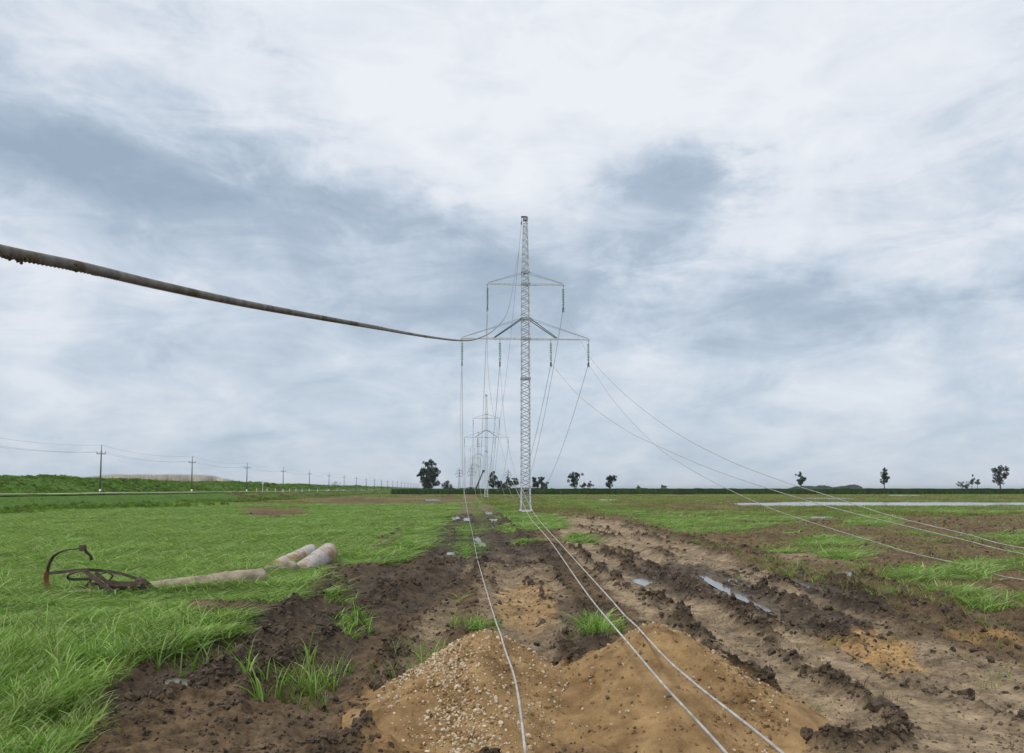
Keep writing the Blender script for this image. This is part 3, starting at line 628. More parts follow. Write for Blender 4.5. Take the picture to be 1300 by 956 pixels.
# dry grass verge
X, Y = polar(9000, -.6, .0, 60, 600); s = lat(X, Y); keep = (s > -49.8) & (s < -40) & (s < -44) & (fbm(X*.05, Y*.02, 3, 141) > .5-.65*(Y > 150)); X, Y = X[keep], Y[keep]; n = len(X); z = height(X, Y)
sc_ = RNG.uniform(.5, 1, n)
protos = [tuft(50, .6, .4, .9, .05, .4, 1.4, M_dryg, 320+i, 3, .3) for i in range(3)]
o = scatter('dry_verge_grass', np.stack([X, Y, z-.05], 1), np.stack([0*X, 0*X, RNG.uniform(0, 6.3, n)], 1), np.stack([sc_*1.8, sc_*1.8, sc_], 1), RNG.integers(0, 3, n), protos)
tag(o, 'straw coloured dry grass along the near edge of the pale road', 'dry grass', kind='stuff')
# pale reeds beyond the dyke
nn = 5200; Y = RNG.uniform(230, 560, nn); a0 = RNG.uniform(-.70, -.17, nn); X = a0*Y; s = lat(X, Y)
pxa = 650+a0*1009; hh = np.where(pxa < 112, 17.6, 20.0)*sst(335, 255, pxa)+1.2*fbm(a0*60, Y*.004, 3, 151)-3*np.exp(-((pxa-113)/14)**2); keep = (s < -88) & (hh > 10); X, Y, hh = X[keep], Y[keep], hh[keep]; n = len(X)
z = height(X, Y); top = EYE+Y*hh/1009
protos = [tuft(70, 1.3, .75, 1.0, .10, .18, 1.5, M_dry, 330+i, 3, .4) for i in range(3)]
o = scatter('reed_bed', np.stack([X, Y, z], 1), np.stack([0*X, 0*X, RNG.uniform(0, 6.3, n)], 1), np.stack([2.2+0*hh, 2.2+0*hh, np.clip(top-z, .5, 14)*RNG.uniform(.82, 1.04, n)], 1), RNG.integers(0, 3, n), protos)
tag(o, 'pale dry reeds standing in a band beyond the green dyke', 'reeds', kind='stuff')
# crop field: a bumpy mass with plants along its edge
cx = np.linspace(-44, 520, 320); cy = np.concatenate([[291], np.geomspace(291.3, 900, 60)]); CX, CY = np.meshgrid(cx, cy)
CZ = 1.95+.22*fbm(CX*.15, CY*.15, 3, 161)+.16*vn(CX*.9, CY*.9, 163)+.15*vn(CX*.02, CY*.02, 164); CZ[0] = -.2
CX2 = CX-KS*(CY-291)*.0; idx = np.arange(CX.size).reshape(CX.shape)
F = np.stack([idx[:-1, :-1].ravel(), idx[:-1, 1:].ravel(), idx[1:, 1:].ravel(), idx[1:, :-1].ravel()], 1)
o = mesh_np('crop_field', np.stack([CX2.ravel(), CY.ravel(), CZ.ravel()], 1), F, M_corn); tag(o, 'even mass of tall dark green crop in the field below the horizon', 'crops', kind='stuff')
rows = []
for r_ in range(26):
    y = 289.2+r_*.9*(1+r_*.10); x = np.arange(-44, 330, .8); rows.append(np.stack([x+RNG.uniform(-.3, .3, len(x)), y+RNG.uniform(-.25, .25, len(x))], 1))
PP = np.concatenate(rows); n = len(PP); z = np.where(PP[:, 1] < 291.5, 0, 1.2)
hs = .92+.10*fbm(PP[:, 0]*.05, PP[:, 1]*.1, 3, 171)+RNG.uniform(-.1, .1, n); hs = np.where(PP[:, 1] < 291.5, hs*2.25, hs*1.1)
protos = [tuft(16, .3, .7, 1.05, .11, .35, 2.5, M_corn, 340+i, 4, .3) for i in range(4)]
o = scatter('crop_plants', np.stack([PP[:, 0], PP[:, 1], z], 1), np.stack([0*z, 0*z, RNG.uniform(0, 6.3, n)], 1), np.stack([1+0*z, 1+0*z, hs], 1), RNG.integers(0, 4, n), protos)
tag(o, 'leafy edge rows of the dark green crop facing the open field', 'crops', kind='stuff')
# far woodland strips
PX = []; 
for x0, x1, Yd, hm, dn in [(690,1000,1700,5.5,150),(1000,1090,1900,13,130),(1090,1300,1800,4,60),(560,690,1500,7,90),(300,560,1600,5,40),(1300,1500,1800,8,60)]:
    for _ in range(dn*2):
        px = random.uniform(x0, x1); Yd_ = Yd+random.uniform(-60, 60); hv = hm*(.55+.6*abs(float(vn(np.array([px*.07]), np.array([1.3]), 7)[0])))*random.uniform(.8, 1.1)
        if x0 == 1000: hv *= min(1, (px-1000)/25+.4, (1092-px)/10+.3)
        PX.append((ray(px, 620)[0]*Yd_, Yd_, -1, hv))
PX = np.array(PX); n = len(PX)
protos = [leafball(260, 1, .2, M_leaf, 350+i, .62) for i in range(3)]
o = scatter('distant_woodland', PX[:, :3], np.stack([0*PX[:, 0], 0*PX[:, 0], RNG.uniform(0, 6.3, n)], 1), np.stack([PX[:, 3]*1.1, PX[:, 3]*1.1, PX[:, 3]*.8], 1), RNG.integers(0, 3, n), protos)
tag(o, 'low strip of far-off woodland along the horizon', 'woodland', kind='stuff')
# clods
X, Y = polar(150000, -.75, .85, 5.3, 60); g, tan, org, drk, _, _ = layout(X, Y); z, rut, ridge, pmk = height(X, Y, None, True)
pr = (1-np.clip(g*1.3, 0, 1))*(.07*(1-tan)+ridge*5.0+drk*.14+.014)*(1-pmk)
keep = (RNG.uniform(size=len(X)) < pr) & (np.hypot(X+.30, (Y-7.62)*np.where(Y < 7.62, .5, 1)) > .98) & (np.hypot(X-1.34, (Y-7.58)*np.where(Y < 7.58, .5, 1)) > 1.12); X, Y, z, tan, ridge = X[keep], Y[keep], z[keep], tan[keep], ridge[keep]; n = len(X)
sz = np.exp(RNG.normal(math.log(.016), .5, n))*(1+ridge*2.5)*(Y/12)**.5; sz = np.clip(sz, .007, .075)
dark = RNG.uniform(size=n) > tan*.45-ridge*3
protos = [lump(400+i, M_clod, .75) for i in range(5)]+[lump(410+i, M_clodt, .75) for i in range(3)]
pk = np.where(dark, RNG.integers(0, 5, n), RNG.integers(5, 8, n))
o = scatter('mud_clods', np.stack([X, Y, z-sz*.05], 1), RNG.uniform(0, 6.3, (n, 3)), np.stack([sz*RNG.uniform(.8, 1.5, n), sz*RNG.uniform(.8, 1.5, n), sz*RNG.uniform(.6, 1.1, n)], 1), pk, protos)
tag(o, 'broken dark clods of mud strewn along the wheel ruts', 'mud', kind='stuff')

X, Y = polar(90000, -.75, .85, 5.3, 22); g, tan, org, drk, _, _ = layout(X, Y); z, rut, ridge, pmk = height(X, Y, None, True)
keep = (RNG.uniform(size=len(X)) < (1-np.clip(g*1.3, 0, 1))*(.16+.5*sst(0, .4, fbm(X*1.3, Y*1.3, 3, 201)))*(1-pmk)) & (np.hypot(X+.30, (Y-7.62)*np.where(Y < 7.62, .5, 1)) > 1.0) & (np.hypot(X-1.34, (Y-7.58)*np.where(Y < 7.58, .5, 1)) > 1.14)
X, Y, z, tan = X[keep], Y[keep], z[keep], tan[keep]; n = len(X); sz = np.clip(np.exp(RNG.normal(math.log(.0065), .5, n)), .003, .018)*(Y/9)**.5
protos = [lump(460+i, M_clod, .6, 1) for i in range(3)]+[lump(470+i, M_clodt, .6, 1) for i in range(3)]
o = scatter('soil_crumbs', np.stack([X, Y, z], 1), RNG.uniform(0, 6.3, (n, 3)), np.stack([sz*1.4, sz, sz*.8], 1), np.where(RNG.uniform(size=n) < tan*.8+.1, RNG.integers(3, 6, n), RNG.integers(0, 3, n)), protos)
tag(o, 'fine crumbs of soil littering the near wheel tracks', 'soil', kind='stuff')

# ------------------------------------------------------------------ sand heaps
HEAPS = [(-.30, 7.62, .93, .57, 1), (1.34, 7.58, 1.06, .58, 2)]
def heap_z(x, y, cx, cy, R, h, sd):
    dx_, dy_ = x-cx, y-cy; dy_ = np.where(dy_ < 0, dy_*.5, dy_); dx_ = dx_/(1+.10*np.clip(-dy_, 0, 2)); ang = np.arctan2(dy_, dx_); rr = np.hypot(dx_, dy_)/(R*(1+.13*np.sin(2*ang+sd)+.07*np.sin(5*ang+sd*2)))
    p = np.clip(1-rr, -.3, 1); p = np.where(p > 0, h*(1-(1-p)**1.25)*np.minimum(1, .45+.75*p/.9+.1), p*.6)
    return p+.10*fbm(x*2.2, y*2.2, 3, sd*7)*np.clip(1-rr, 0, 1)**.4+.035*billow(x*6, y*6, 4, sd*9)*np.clip(.6+fbm(x*1.5, y*1.5, 2, sd), .2, 1.2)
for i, (cx_, cy_, R, h, sd) in enumerate(HEAPS):
    tt = np.linspace(0, 2*pi, 260, endpoint=False); rr = np.linspace(.0, 1.2, 130)**.8*R*1.12
    A, B = np.meshgrid(rr, tt, indexing='ij'); X = cx_+A*np.cos(B); Y = cy_+A*np.sin(B)*np.where(np.sin(B) < 0, 2.0, 1.0); Z = heap_z(X, Y, cx_, cy_, R, h, sd)
    idx = np.arange(X.size).reshape(X.shape); nxt = np.roll(idx, -1, 1)
    F = np.stack([idx[:-1].ravel(), idx[1:].ravel(), nxt[1:].ravel(), nxt[:-1].ravel()], 1)
    e = empty('sand_heap', (cx_, cy_, 0))
    o = mesh_np('sand_body', np.stack([X.ravel()-cx_, Y.ravel()-cy_, Z.ravel()], 1), F, M_sand, True, e)
    tag(e, ['pointed heap of orange-brown sand with pale gravel on its left slope', 'broader flatter heap of orange-brown sand under the pair of conductors'][i], 'sand heap', 'sand heaps in the foreground')
    # gravel
    nn = 15000 if i == 0 else 8000; a = RNG.uniform(0, 2*pi, nn); q = R*np.sqrt(RNG.uniform(0, 1, nn)); x = q*np.cos(a); y = q*np.sin(a); y = np.where(y < 0, y*2, y)
    if i == 0: w = np.exp(-((x+.35+.25*(y+.3))/.20)**2)*(y < .6)+.16
    else: w = np.exp(-((x-.75-.1*y)/.22)**2)*.5+.15
    k = RNG.uniform(size=nn) < w; x, y = x[k], y[k]; n = len(x); zz = heap_z(x+cx_, y+cy_, cx_, cy_, R, h, sd); sz = np.clip(np.exp(RNG.normal(math.log(.0072), .45, n)), .004, .02)
    gp = ([lump(430+j, M_gravel, .3) for j in range(3)]+[lump(440+j, M_sand, .5) for j in range(2)]) if i == 0 else ([lump(430, M_gravel, .3)]+[lump(440+j, M_sand, .6) for j in range(3)]+[lump(450, M_clodt, .6)])
    go = scatter('gravel', np.stack([x, y, zz+sz*.2], 1), RNG.uniform(0, 6.3, (n, 3)), np.stack([sz*1.3, sz, sz*.8], 1), RNG.integers(0, 5, n), gp)
    go.parent = e; go['kind'] = 'stuff'
def surf(x, y):
    z = H1(x, y)
    for (a, b, R, h, sd) in HEAPS:
        if math.hypot(x-a, (y-b)*(.5 if y < b else 1)) < R*1.2: z = max(z, float(heap_z(np.array([x]), np.array([y]), a, b, R, h, sd)[0]))
    return z

# ------------------------------------------------------------------ pylons
T0 = PZ(667.3, 650.5); YT = T0.y
def zt(py): return EYE+ray(667, py)[1]*YT
HT = zt(277); ARMU, ARML, TIEU, TIEL = zt(361), zt(430.5), zt(347), zt(405)
def mpx(p): return p*YT/1009.0*.995
prof = [(0, mpx(15.2)), (zt(640), mpx(13.0)), (zt(612), mpx(11.9)), (zt(481.5), mpx(11.6)), (zt(480), mpx(11.0)), (TIEL, mpx(10.9)), (TIEU, mpx(9.4)), (HT, mpx(5.2))]
def width(z):
    for (a, w), (b, v) in zip(prof, prof[1:]):
        if a <= z <= b: return w+(v-w)*(z-a)/(b-a)
    return prof[-1][1]
def corner(i, z): w = width(z)/2; return Vector(((-1, 1, 1, -1)[i]*w, (-1, -1, 1, 1)[i]*w, z))
U_LEN = mpx(50); L_LEN = mpx(83); IN_LEN = mpx(33.5)
ZZ = math.atan(KS)
def pylon(base, label, detail, s=1.0, group='steel lattice pylons of the new line', lattice_mat=None):
    e = empty('pylon', base, ZZ); e.scale = (s, s, s); tag(e, label, 'pylon', group)
    th_ = .045 if detail else .055
    lm = M_galv
    for i in range(4):
        mb = MB(); zs = [p[0] for p in prof]
        sx, sy = (-1, 1, 1, -1)[i], (-1, -1, 1, 1)[i]
        for a, b in zip(zs, zs[1:]):
            if b-a < .12: continue
            p, q = corner(i, a), corner(i, b)
            mb.add([p, p+Vector((-sx*th_*1.7, 0, 0)), p+Vector((-sx*th_*1.7, -sy*.012, 0)), p+Vector((-sx*.012, -sy*.012, 0)), p+Vector((-sx*.012, -sy*th_*1.7, 0)), p+Vector((0, -sy*th_*1.7, 0)),
                    q, q+Vector((-sx*th_*1.7, 0, 0)), q+Vector((-sx*th_*1.7, -sy*.012, 0)), q+Vector((-sx*.012, -sy*.012, 0)), q+Vector((-sx*.012, -sy*th_*1.7, 0)), q+Vector((0, -sy*th_*1.7, 0))],
                   [(j, (j+1) % 6, 6+(j+1) % 6, 6+j) for j in range(6)]+[(5,4,3,2,1,0),(6,7,8,9,10,11)])
        mb.build('leg', lm, e)
    nz = 37; z0, z1 = .35, HT-.25; levels = [z0]; 
    ws = [1.0]*nz; 
    for k in range(nz): ws[k] = .62+.38*width(z0+(z1-z0)*k/nz)/width(z0)
    tot = sum(ws); acc = z0
    for k in range(nz): acc += (z1-z0)*ws[k]/tot; levels.append(acc)
    unit = MB().beam((0, 0, 0), (1, 0, 0), .03, 1.0).mesh('brace', M_galvd); far = MB()
    for f in range(4):
        i, j = f, (f+1) % 4; off = .5 if f in (2, 3) else 0
        for k in range(nz):
            a_, b_ = levels[k], levels[k+1]; m_ = (a_+b_)/2
            i2, j2 = i, j
            for p, q in ((corner(i2, a_), corner(j2, m_)), (corner(j2, m_), corner(i2, b_))):
                w_ = .05 if detail else .06
                if detail:
                    d = q-p; X_ = d.normalized(); nrm = Vector((0, 0, 1)).cross(Vector((d.x, d.y, 0))).normalized(); Z_ = X_.cross(nrm).normalized(); Y_ = Z_.cross(X_)
                    M = Matrix(((X_.x*d.length, Y_.x, Z_.x*w_, p.x), (X_.y*d.length, Y_.y, Z_.y*w_, p.y), (X_.z*d.length, Y_.z, Z_.z*w_, p.z), (0, 0, 0, 1)))
                    linked('brace', unit, e, M)
                else: far.beam(p, q, .02, w_)
    if not detail: tag(far.build('bracing', lm, e), kind='stuff')
    for z, t in ((zt(481), .16), (TIEU+.05, .14), (ARMU, .14), (TIEL, .14), (ARML, .12), (HT-.12, .2), (.12, .16)):
        w = width(z)+.05; mb = MB()
        for sx, sy, dx_, dy_ in ((0, -1, 1, 0), (0, 1, 1, 0), (-1, 0, 0, 1), (1, 0, 0, 1)):
            mb.box((sx*w/2, sy*w/2, z), (w*dx_+.03, w*dy_+.03, t))
        mb.build('collar', M_galvd if z > 1 and z < HT-1 else (M_galv if z < 1 else M_galvd), e)
    for sg in (-1, 1):
        for zz_, ln, tz in ((ARMU, U_LEN, TIEU), (ARML, L_LEN, TIEL)):
            w = width(zz_)/2; mb = MB(); bw = .05 if detail else .06
            for sy in (-1, 1): mb.beam((sg*w, sy*w, zz_), (sg*ln, sy*.05, zz_), bw, bw*1.5)
            for k in range(1, 6 if ln < 4 else 9):
                t = k/(6 if ln < 4 else 9); xx = sg*(w+(ln-w)*t); yy = w*(1-t)+.05*t; mb.beam((xx, -yy, zz_-.01), (xx, yy, zz_-.01), bw*.7, bw*.7)
            mb.box((sg*(ln-.02), 0, zz_-.03), (.12, .14, .16)); mb.build('crossarm', M_galv, e)
            for sy in (-1, 1):
                wt_ = width(tz)/2; MB().beam((sg*wt_, sy*wt_, tz), (sg*(ln-.1), sy*.05, zz_+.09), .03 if detail else .035, .03 if detail else .035).build('tie_rod', M_galvd, e)
        wt_ = width(TIEL)/2
        for sy in (-1, 1): MB().beam((sg*wt_, sy*(wt_+.02), TIEL-.03), (sg*(mpx(41)), sy*width(ARML)*.28, ARML+.05), .05 if detail else .07, .06 if detail else .08).build('strut', M_dark, e)
    mb = MB(); mb.box((0, 0, HT+.03), (width(HT)+.06, width(HT)+.06, .06)); mb.beam((.1, 0, HT+.09), (-mpx(5.5), 0, HT+.09), .10, .12); mb.build('earth_wire_bracket', M_dark, e)
    mb = MB(); mb.beam((-mpx(5.2), 0, HT+.02), (-mpx(5.2), 0, HT-.35), .03, .03); mb.box((-mpx(5.2), 0, HT-.45), (.08, .3, .2)); mb.build('earth_wire_clamp', M_dark, e)
    mb = MB(); 
    for i in range(4):
        c = corner(i, 0); mb.box((c.x, c.y, -.05), (.26, .26, .30))
    mb.build('footing', M_pole, e)
    return e
def xf(e, v): return e.matrix_basis @ Vector(v)
def insulator(pos, label, detail, group):
    e = empty('insulator_string', pos, ZZ); tag(e, label, 'insulator', group)
    MB().tube([(0, 0, -.04), (0, 0, -.28)], .018 if detail else .03, 6).build('hook', M_dark, e)
    if detail:
        dm = MB().lathe([(.035, .055), (.05, .03), (.05, .012), (.115, -.012), (.12, -.03), (.105, -.032), (.06, -.014), (.03, -.03)], 12).mesh('glass_disc', M_glass, True)
        for k in range(11): linked('glass_disc', dm, e, Matrix.Translation((0, 0, -.36-k*.138)))
        MB().tube([(0, 0, -.27), (0, 0, -1.86)], .022, 6).build('pin', M_dark, e)
    else:
        mb = MB(); pr_ = []
        for k in range(8): pr_ += [(.05, -.30-k*.19), (.15, -.38-k*.19), (.05, -.40-k*.19)]
        mb.lathe(pr_, 8); mb.build('glass_stack', M_glass, e)
    mb = MB(); mb.beam((0, -.02, -1.85), (0, -.02, -2.0), .07, .05); mb.box((-.055, 0, -2.12), (.02, .30, .36)); mb.box((.055, 0, -2.12), (.02, .30, .36)); mb.build('stringing_block', M_dark, e)
    MB().lathe([(.05, -.05), (.11, -.045), (.08, 0), (.11, .045), (.05, .05)], 12).build('sheave', M_galvd, e).matrix_local = Matrix.Translation((0, 0, -2.14)) @ Matrix.Rotation(pi/2, 4, 'Y')
    return e
span = (YT*1.94)
towers = []
d1 = YT; D2 = d1*2.90
offs = [667.3, 617.2, 606.6, 602.4]
specs = [(T0, 'tall galvanised lattice pylon standing nearest, at the foot of the double conductors', True)]
p2 = PY(617.3, 633.2, YT*2.92); p2.z = 0; p3 = PY(607.4, 627, YT*4.85); p3.z = 0; p4 = PY(602.6, 625, YT*6.8); p4.z = 0; p5 = PY(599.6, 624, YT*8.8); p5.z = 0
specs += [(p2, 'second lattice pylon of the new line, just left behind the nearest one', False), (p3, 'third lattice pylon of the new line, beside the crane boom', False), (p4, 'fourth, faint lattice pylon of the new line beyond the crane', False), (p5, 'farthest tiny lattice pylon of the new line', False)]
for p, lb, dt in specs:
    b = Vector((p.x, p.y, H1(p.x, p.y) if dt else 0)); towers.append(pylon(b, lb, dt))
names = [(-U_LEN, ARMU, 'hanging from the left end of the upper crossarm'), (U_LEN, ARMU, 'hanging from the right end of the upper crossarm'), (-L_LEN, ARML, 'hanging from the left tip of the lower crossarm'),
         (L_LEN, ARML, 'hanging from the right tip of the lower crossarm'), (-IN_LEN, ARML, 'hanging from the inner left of the lower crossarm'), (IN_LEN, ARML, 'hanging from the inner right of the lower crossarm')]
ordn = ['nearest', 'second', 'third', 'fourth', 'farthest']; clamps = []
for ti, e in enumerate(towers):
    cl = []
    for x, z, nm in names:
        p = xf(e, (x*.985, 0, z-.02)); 
        if ti < 4: insulator(p, f'green insulator string, {ordn[ti]} pylon, {nm.replace("hanging from the ", "").replace("of the", "of")}', ti == 0, 'insulator strings on the pylons')
        cl.append(Vector((p.x, p.y, p.z-2.02)))
    clamps.append(cl+[xf(e, (-mpx(5.2), 0, HT-.5))])

# ------------------------------------------------------------------ conductors
def spline(pts, n):
    pts = [Vector(p) for p in pts]; out = []; P = [pts[0]*2-pts[1]]+pts+[pts[-1]*2-pts[-2]]
    for i in range(1, len(P)-2):
        a, b, c, d = P[i-1:i+3]
        ta, tb, tc = [max((q-p).length, 1e-4)**.5 for p, q in ((a, b), (b, c), (c, d))]
        m1 = (c-b)+tb*((b-a)/ta-(c-a)/(ta+tb)); m2 = (c-b)+tb*((d-c)/tc-(d-b)/(tb+tc))
        for k in range(n):
            t = k/n; out.append(b*(2*t**3-3*t*t+1)+m1*(t**3-2*t*t+t)+c*(-2*t**3+3*t*t)+m2*(t**3-t*t))
    return out+[pts[-1]]
def wire(pts, r0, label, cat='cable', n=10, name='conductor', mat=None, group='conductors strung from the pylons', sides=6, far=.017):
    P = spline(pts, n)
    if name == 'conductor' and n > 5:
        zz_ = [surf(p.x, p.y)+.012 if p.y < 45 else -9 for p in P]; 
        zc_ = [max(p.z, q) for p, q in zip(P, zz_)]
        for _ in range(30):
            zc_ = [zc_[0]]+[max(q, .5*z+.25*(za+zb)) if q > -5 and z-q < .4 else z for za, z, zb, q in zip(zc_, zc_[1:], zc_[2:], zz_[1:])]+[zc_[-1]]
        P = [Vector((p.x, p.y, z)) for p, z in zip(P, zc_)]
    rr = [min(max(r0, p.length*.00027), far) for p in P]
    o = MB().tube(P, rr, sides).build(name, mat or M_alu, None, True); tag(o, label, cat, group); return o
def hang(a, b, zmin, n=40):
    out = []; L_ = (b-a)
    # parabola through both ends with its lowest point at zmin
    ha, hb = math.sqrt(max(a.z-zmin, 0)), math.sqrt(max(b.z-zmin, 0)); t0 = ha/(ha+hb)
    for k in range(n+1):
        t = k/n; z = zmin+(((t-t0)/(t0 if t < t0 else 1-t0))**2)*((a.z if t < t0 else b.z)-zmin); out.append(Vector((a.x+L_.x*t, a.y+L_.y*t, z)))
    return out
def ondown(px, py, lift=.03):                         # lay a point on whatever surface is seen there
    z = 0
    for _ in range(14): p = PZ(px, py, z); z = .5*z+.5*(surf(p.x, p.y)+lift)
    return PZ(px, py, z)
cl = clamps[0]
# front: left outer conductor lying down the middle of the field
def lay(start, pts, z1, r, lb, rest):
    """a taut conductor in one upright plane: air, then over the heap, ending at height z1"""
    e_ = PZ(*pts[-1], z1); w = PY(*pts[0][:2], pts[0][2]); ex, ey = e_.x-w.x, e_.y-w.y; mid = []
    for px, py in pts[1:-1]:
        r_, b_ = ray(px, py); t = (r_*w.y-w.x)/(ex-r_*ey); Y_ = w.y+ey*t; mid.append(Vector((w.x+ex*t, Y_, EYE+b_*Y_)))
    wire([cl[start[0]]]+[PY(*q) for q in start[1]]+[w]+mid+[e_]+rest, r, lb, n=12)
lay((2, [(584.3, 520, YT*.93), (585.5, 575, YT*.85), (588.5, 615, YT*.76), (591, 635, YT*.68)]), [(597.5, 672, 37.5), (607, 712), (616, 745), (625, 775), (640, 822), (655, 868)], .58, .0085,
    'pale conductor running down the middle over the pointed sand heap to the left crossarm tip', [Vector((.08, 3.6, .55)), Vector((.15, 1, .45)), Vector((.2, -4, .2))])
lay((0, [(619.2, 460, YT*.945), (627, 529, YT*.80), (646, 598, YT*.60), (663, 637, YT*.46)]), [(671.5, 655, 25), (700, 689), (750, 760), (803, 823), (840, 867)], .58, .0092,
    'left one of the two pale conductors crossing the broad sand heap', [Vector((1.1, 3.6, .55)), Vector((1.1, 1.2, .4)), Vector((1.1, -4, .2))])
lay((4, [(641, 540, YT*.88), (653, 595, YT*.72), (668, 632, YT*.55)]), [(679.5, 654, 27), (713, 692), (770, 755), (832, 824), (881, 867)], .58, .0092,
    'right one of the two pale conductors crossing the broad sand heap', [Vector((1.4, 3.6, .55)), Vector((1.4, 1.2, .4)), Vector((1.4, -4, .2))])
def off(pts, ends, lb):
    a, z = pts[0], ends[0]; w = [pts[0]]
    for px, py in pts[1:]:                             # the wire hangs in one upright plane
        r, b_ = ray(px, py); ex, ey = z.x-a.x, z.y-a.y
        t = (r*a.y-a.x)/(ex-r*ey); Y_ = a.y+ey*t; w.append(Vector((r*Y_, Y_, max(EYE+b_*Y_, surf(r*Y_, Y_)+.02))))
    wire(w+ends, .012, lb)
off([cl[1], (736.6,432),(751,456),(786,494),(852,545.5),(926,585),(1000,613),(1054,630),(1128,654),(1226,678)], [PY(1300, 696, 18), Vector((17, 10, .06)), Vector((24, 2, .06))], 'highest of three conductors sagging away to the right edge')
off([cl[5], (736.6,503.7),(795.7,546.8),(832.6,565),(901.5,594.8),(1000,628),(1073.5,649),(1128,662.5),(1226,686)], [PY(1300, 703, 17.6), Vector((16.4, 9.5, .06)), Vector((23, 1.5, .06))], 'middle of three conductors sagging away to the right edge')
off([cl[3], (783,513.5),(835,567.7),(867,590),(916,617),(980,646),(1017,659),(1103,686),(1152,700.6)], [PZ(1238.5, 721.5, .06), PZ(1300, 737, .05), Vector((16, 7.5, .05))], 'lowest of three conductors trailing into the grass at the right')
SH = ['from left end of upper crossarm', 'from right end of upper crossarm', 'from left tip of lower crossarm', 'from right tip of lower crossarm', 'from inner left of lower crossarm', 'from inner right of lower crossarm']
for k in range(6):
    sagz = [.35, .3, .10, .08, .12, .10][k]
    wire(hang(cl[k], clamps[1][k], sagz), .012, 'slack conductor behind the nearest pylon, '+SH[k], n=2)
    for ti in (1, 2): wire(hang(clamps[ti][k], clamps[ti+1][k], 1.5+2*(k < 2)), .012, f'thin conductor behind {ordn[ti]} pylon, '+SH[k], n=1, far=.028)
wire(hang(cl[6], clamps[1][6], 9.5), .010, 'earth wire from the top of the nearest pylon back to the second', n=2, name='earth_wire', group='earth wires', far=.012)
# thick cable passing close over the camera
hook = cl[6]; a0 = PY(0, 318.5, 1.27); ex, ey = a0.x-hook.x, a0.y-hook.y; W_ = [hook]
for px, py in [(659,315),(655,340),(645.5,392),(630,416),(606,430),(585,432.2),(540,427),(470,414.5),(400,402),(300,383.5),(200,362),(100,338.5)]:
    r, b_ = ray(px, py); t = (r*hook.y-hook.x)/(ex-r*ey); Y_ = hook.y+ey*t; W_.append(Vector((r*Y_, Y_, EYE+b_*Y_)))
W_ += [a0, PY(-150, 282, 1.02)]
dl = (W_[-1]-W_[-3]); dl = Vector((ex, ey, 0)).normalized(); last = W_[-1]
W_ += [last+dl*1.2+Vector((0, 0, -.17)), last+dl*4+Vector((0, 0, -.6)), last+dl*9+Vector((0, 0, -1.5)), last+dl*14+Vector((0, 0, -2.0))]
P = spline(W_, 14)
def resample(P, step_near, step_far, c):
    out = [P[0]]; acc = 0
    for a, b in zip(P, P[1:]):
        seg = (b-a).length; pos = 0
        while True:
            m = a.lerp(b, pos/seg if seg else 0); st = step_near if abs(m.y) < 4 and m.y > -1.2 else step_far
            if acc+(seg-pos) < st: acc += seg-pos; break
            pos += st-acc; acc = 0; out.append(a.lerp(b, pos/seg))
    return out
P = resample(P, .004, .12, 4); nC = 60; V = []; phase = 0; strands = 10
for i, p in enumerate(P):
    d = (P[min(i+1, len(P)-1)]-P[max(i-1, 0)]).normalized(); a = d.cross(Vector((0, 0, 1))).normalized(); b = a.cross(d)
    if i: phase += (p-P[i-1]).length*2*pi/.12
    amp = .0021 if abs(p.y) < 4.5 else 0
    for k in range(nC):
        q = 2*pi*k/nC; r = .0098+amp*(abs(cos(strands*.5*(q+phase)))*1.6-1.0) if amp else .0100
        if p.y > 9: r = max(r, p.y*.00026)
        V.append(p+(a*cos(q)+b*sin(q))*r)
F = [(i*nC+k, i*nC+(k+1) % nC, (i+1)*nC+(k+1) % nC, (i+1)*nC+k) for i in range(len(P)-1) for k in range(nC)]
ec = empty('earth_wire', (0, 0, 0)); tag(ec, 'thick twisted muddy cable sweeping in from the upper left to the pylon top', 'cable', 'earth wires')
mesh_np('stranded_cable', [tuple(v) for v in V], F, M_cable, True, ec)
nearP = [p for p in P if .9 < p.y < 6.5]
rs = random.Random(5)
def atpx(px): 
    return min(nearP, key=lambda p: abs(proj(p.x, p.y, p.z)[0]-px))
for px, nn, sz, dz_ in [(10,9,.0035,-.0085),(25,9,.0035,-.0085),(3,8,.0035,-.008),(88,9,.004,.003),(95,5,.003,-.008),(120,5,.003,-.007),(448,4,.0045,-.006),(508,3,.005,-.006),(575,3,.010,0)]:
    p = atpx(px); mb = MB()
    for j in range(nn):
        base = lump(rs.randint(0, 9999), M_clod, .5).data; q = p+Vector((rs.gauss(0, sz*.9), rs.gauss(0, sz*2), dz_+rs.gauss(0, sz*.35))); k_ = sz*rs.uniform(.5, 1.0)
        mb.add([q+v.co*k_ for v in base.vertices], [tuple(f.vertices) for f in base.polygons])
    mb.build('mud_lump', M_clodt, ec)

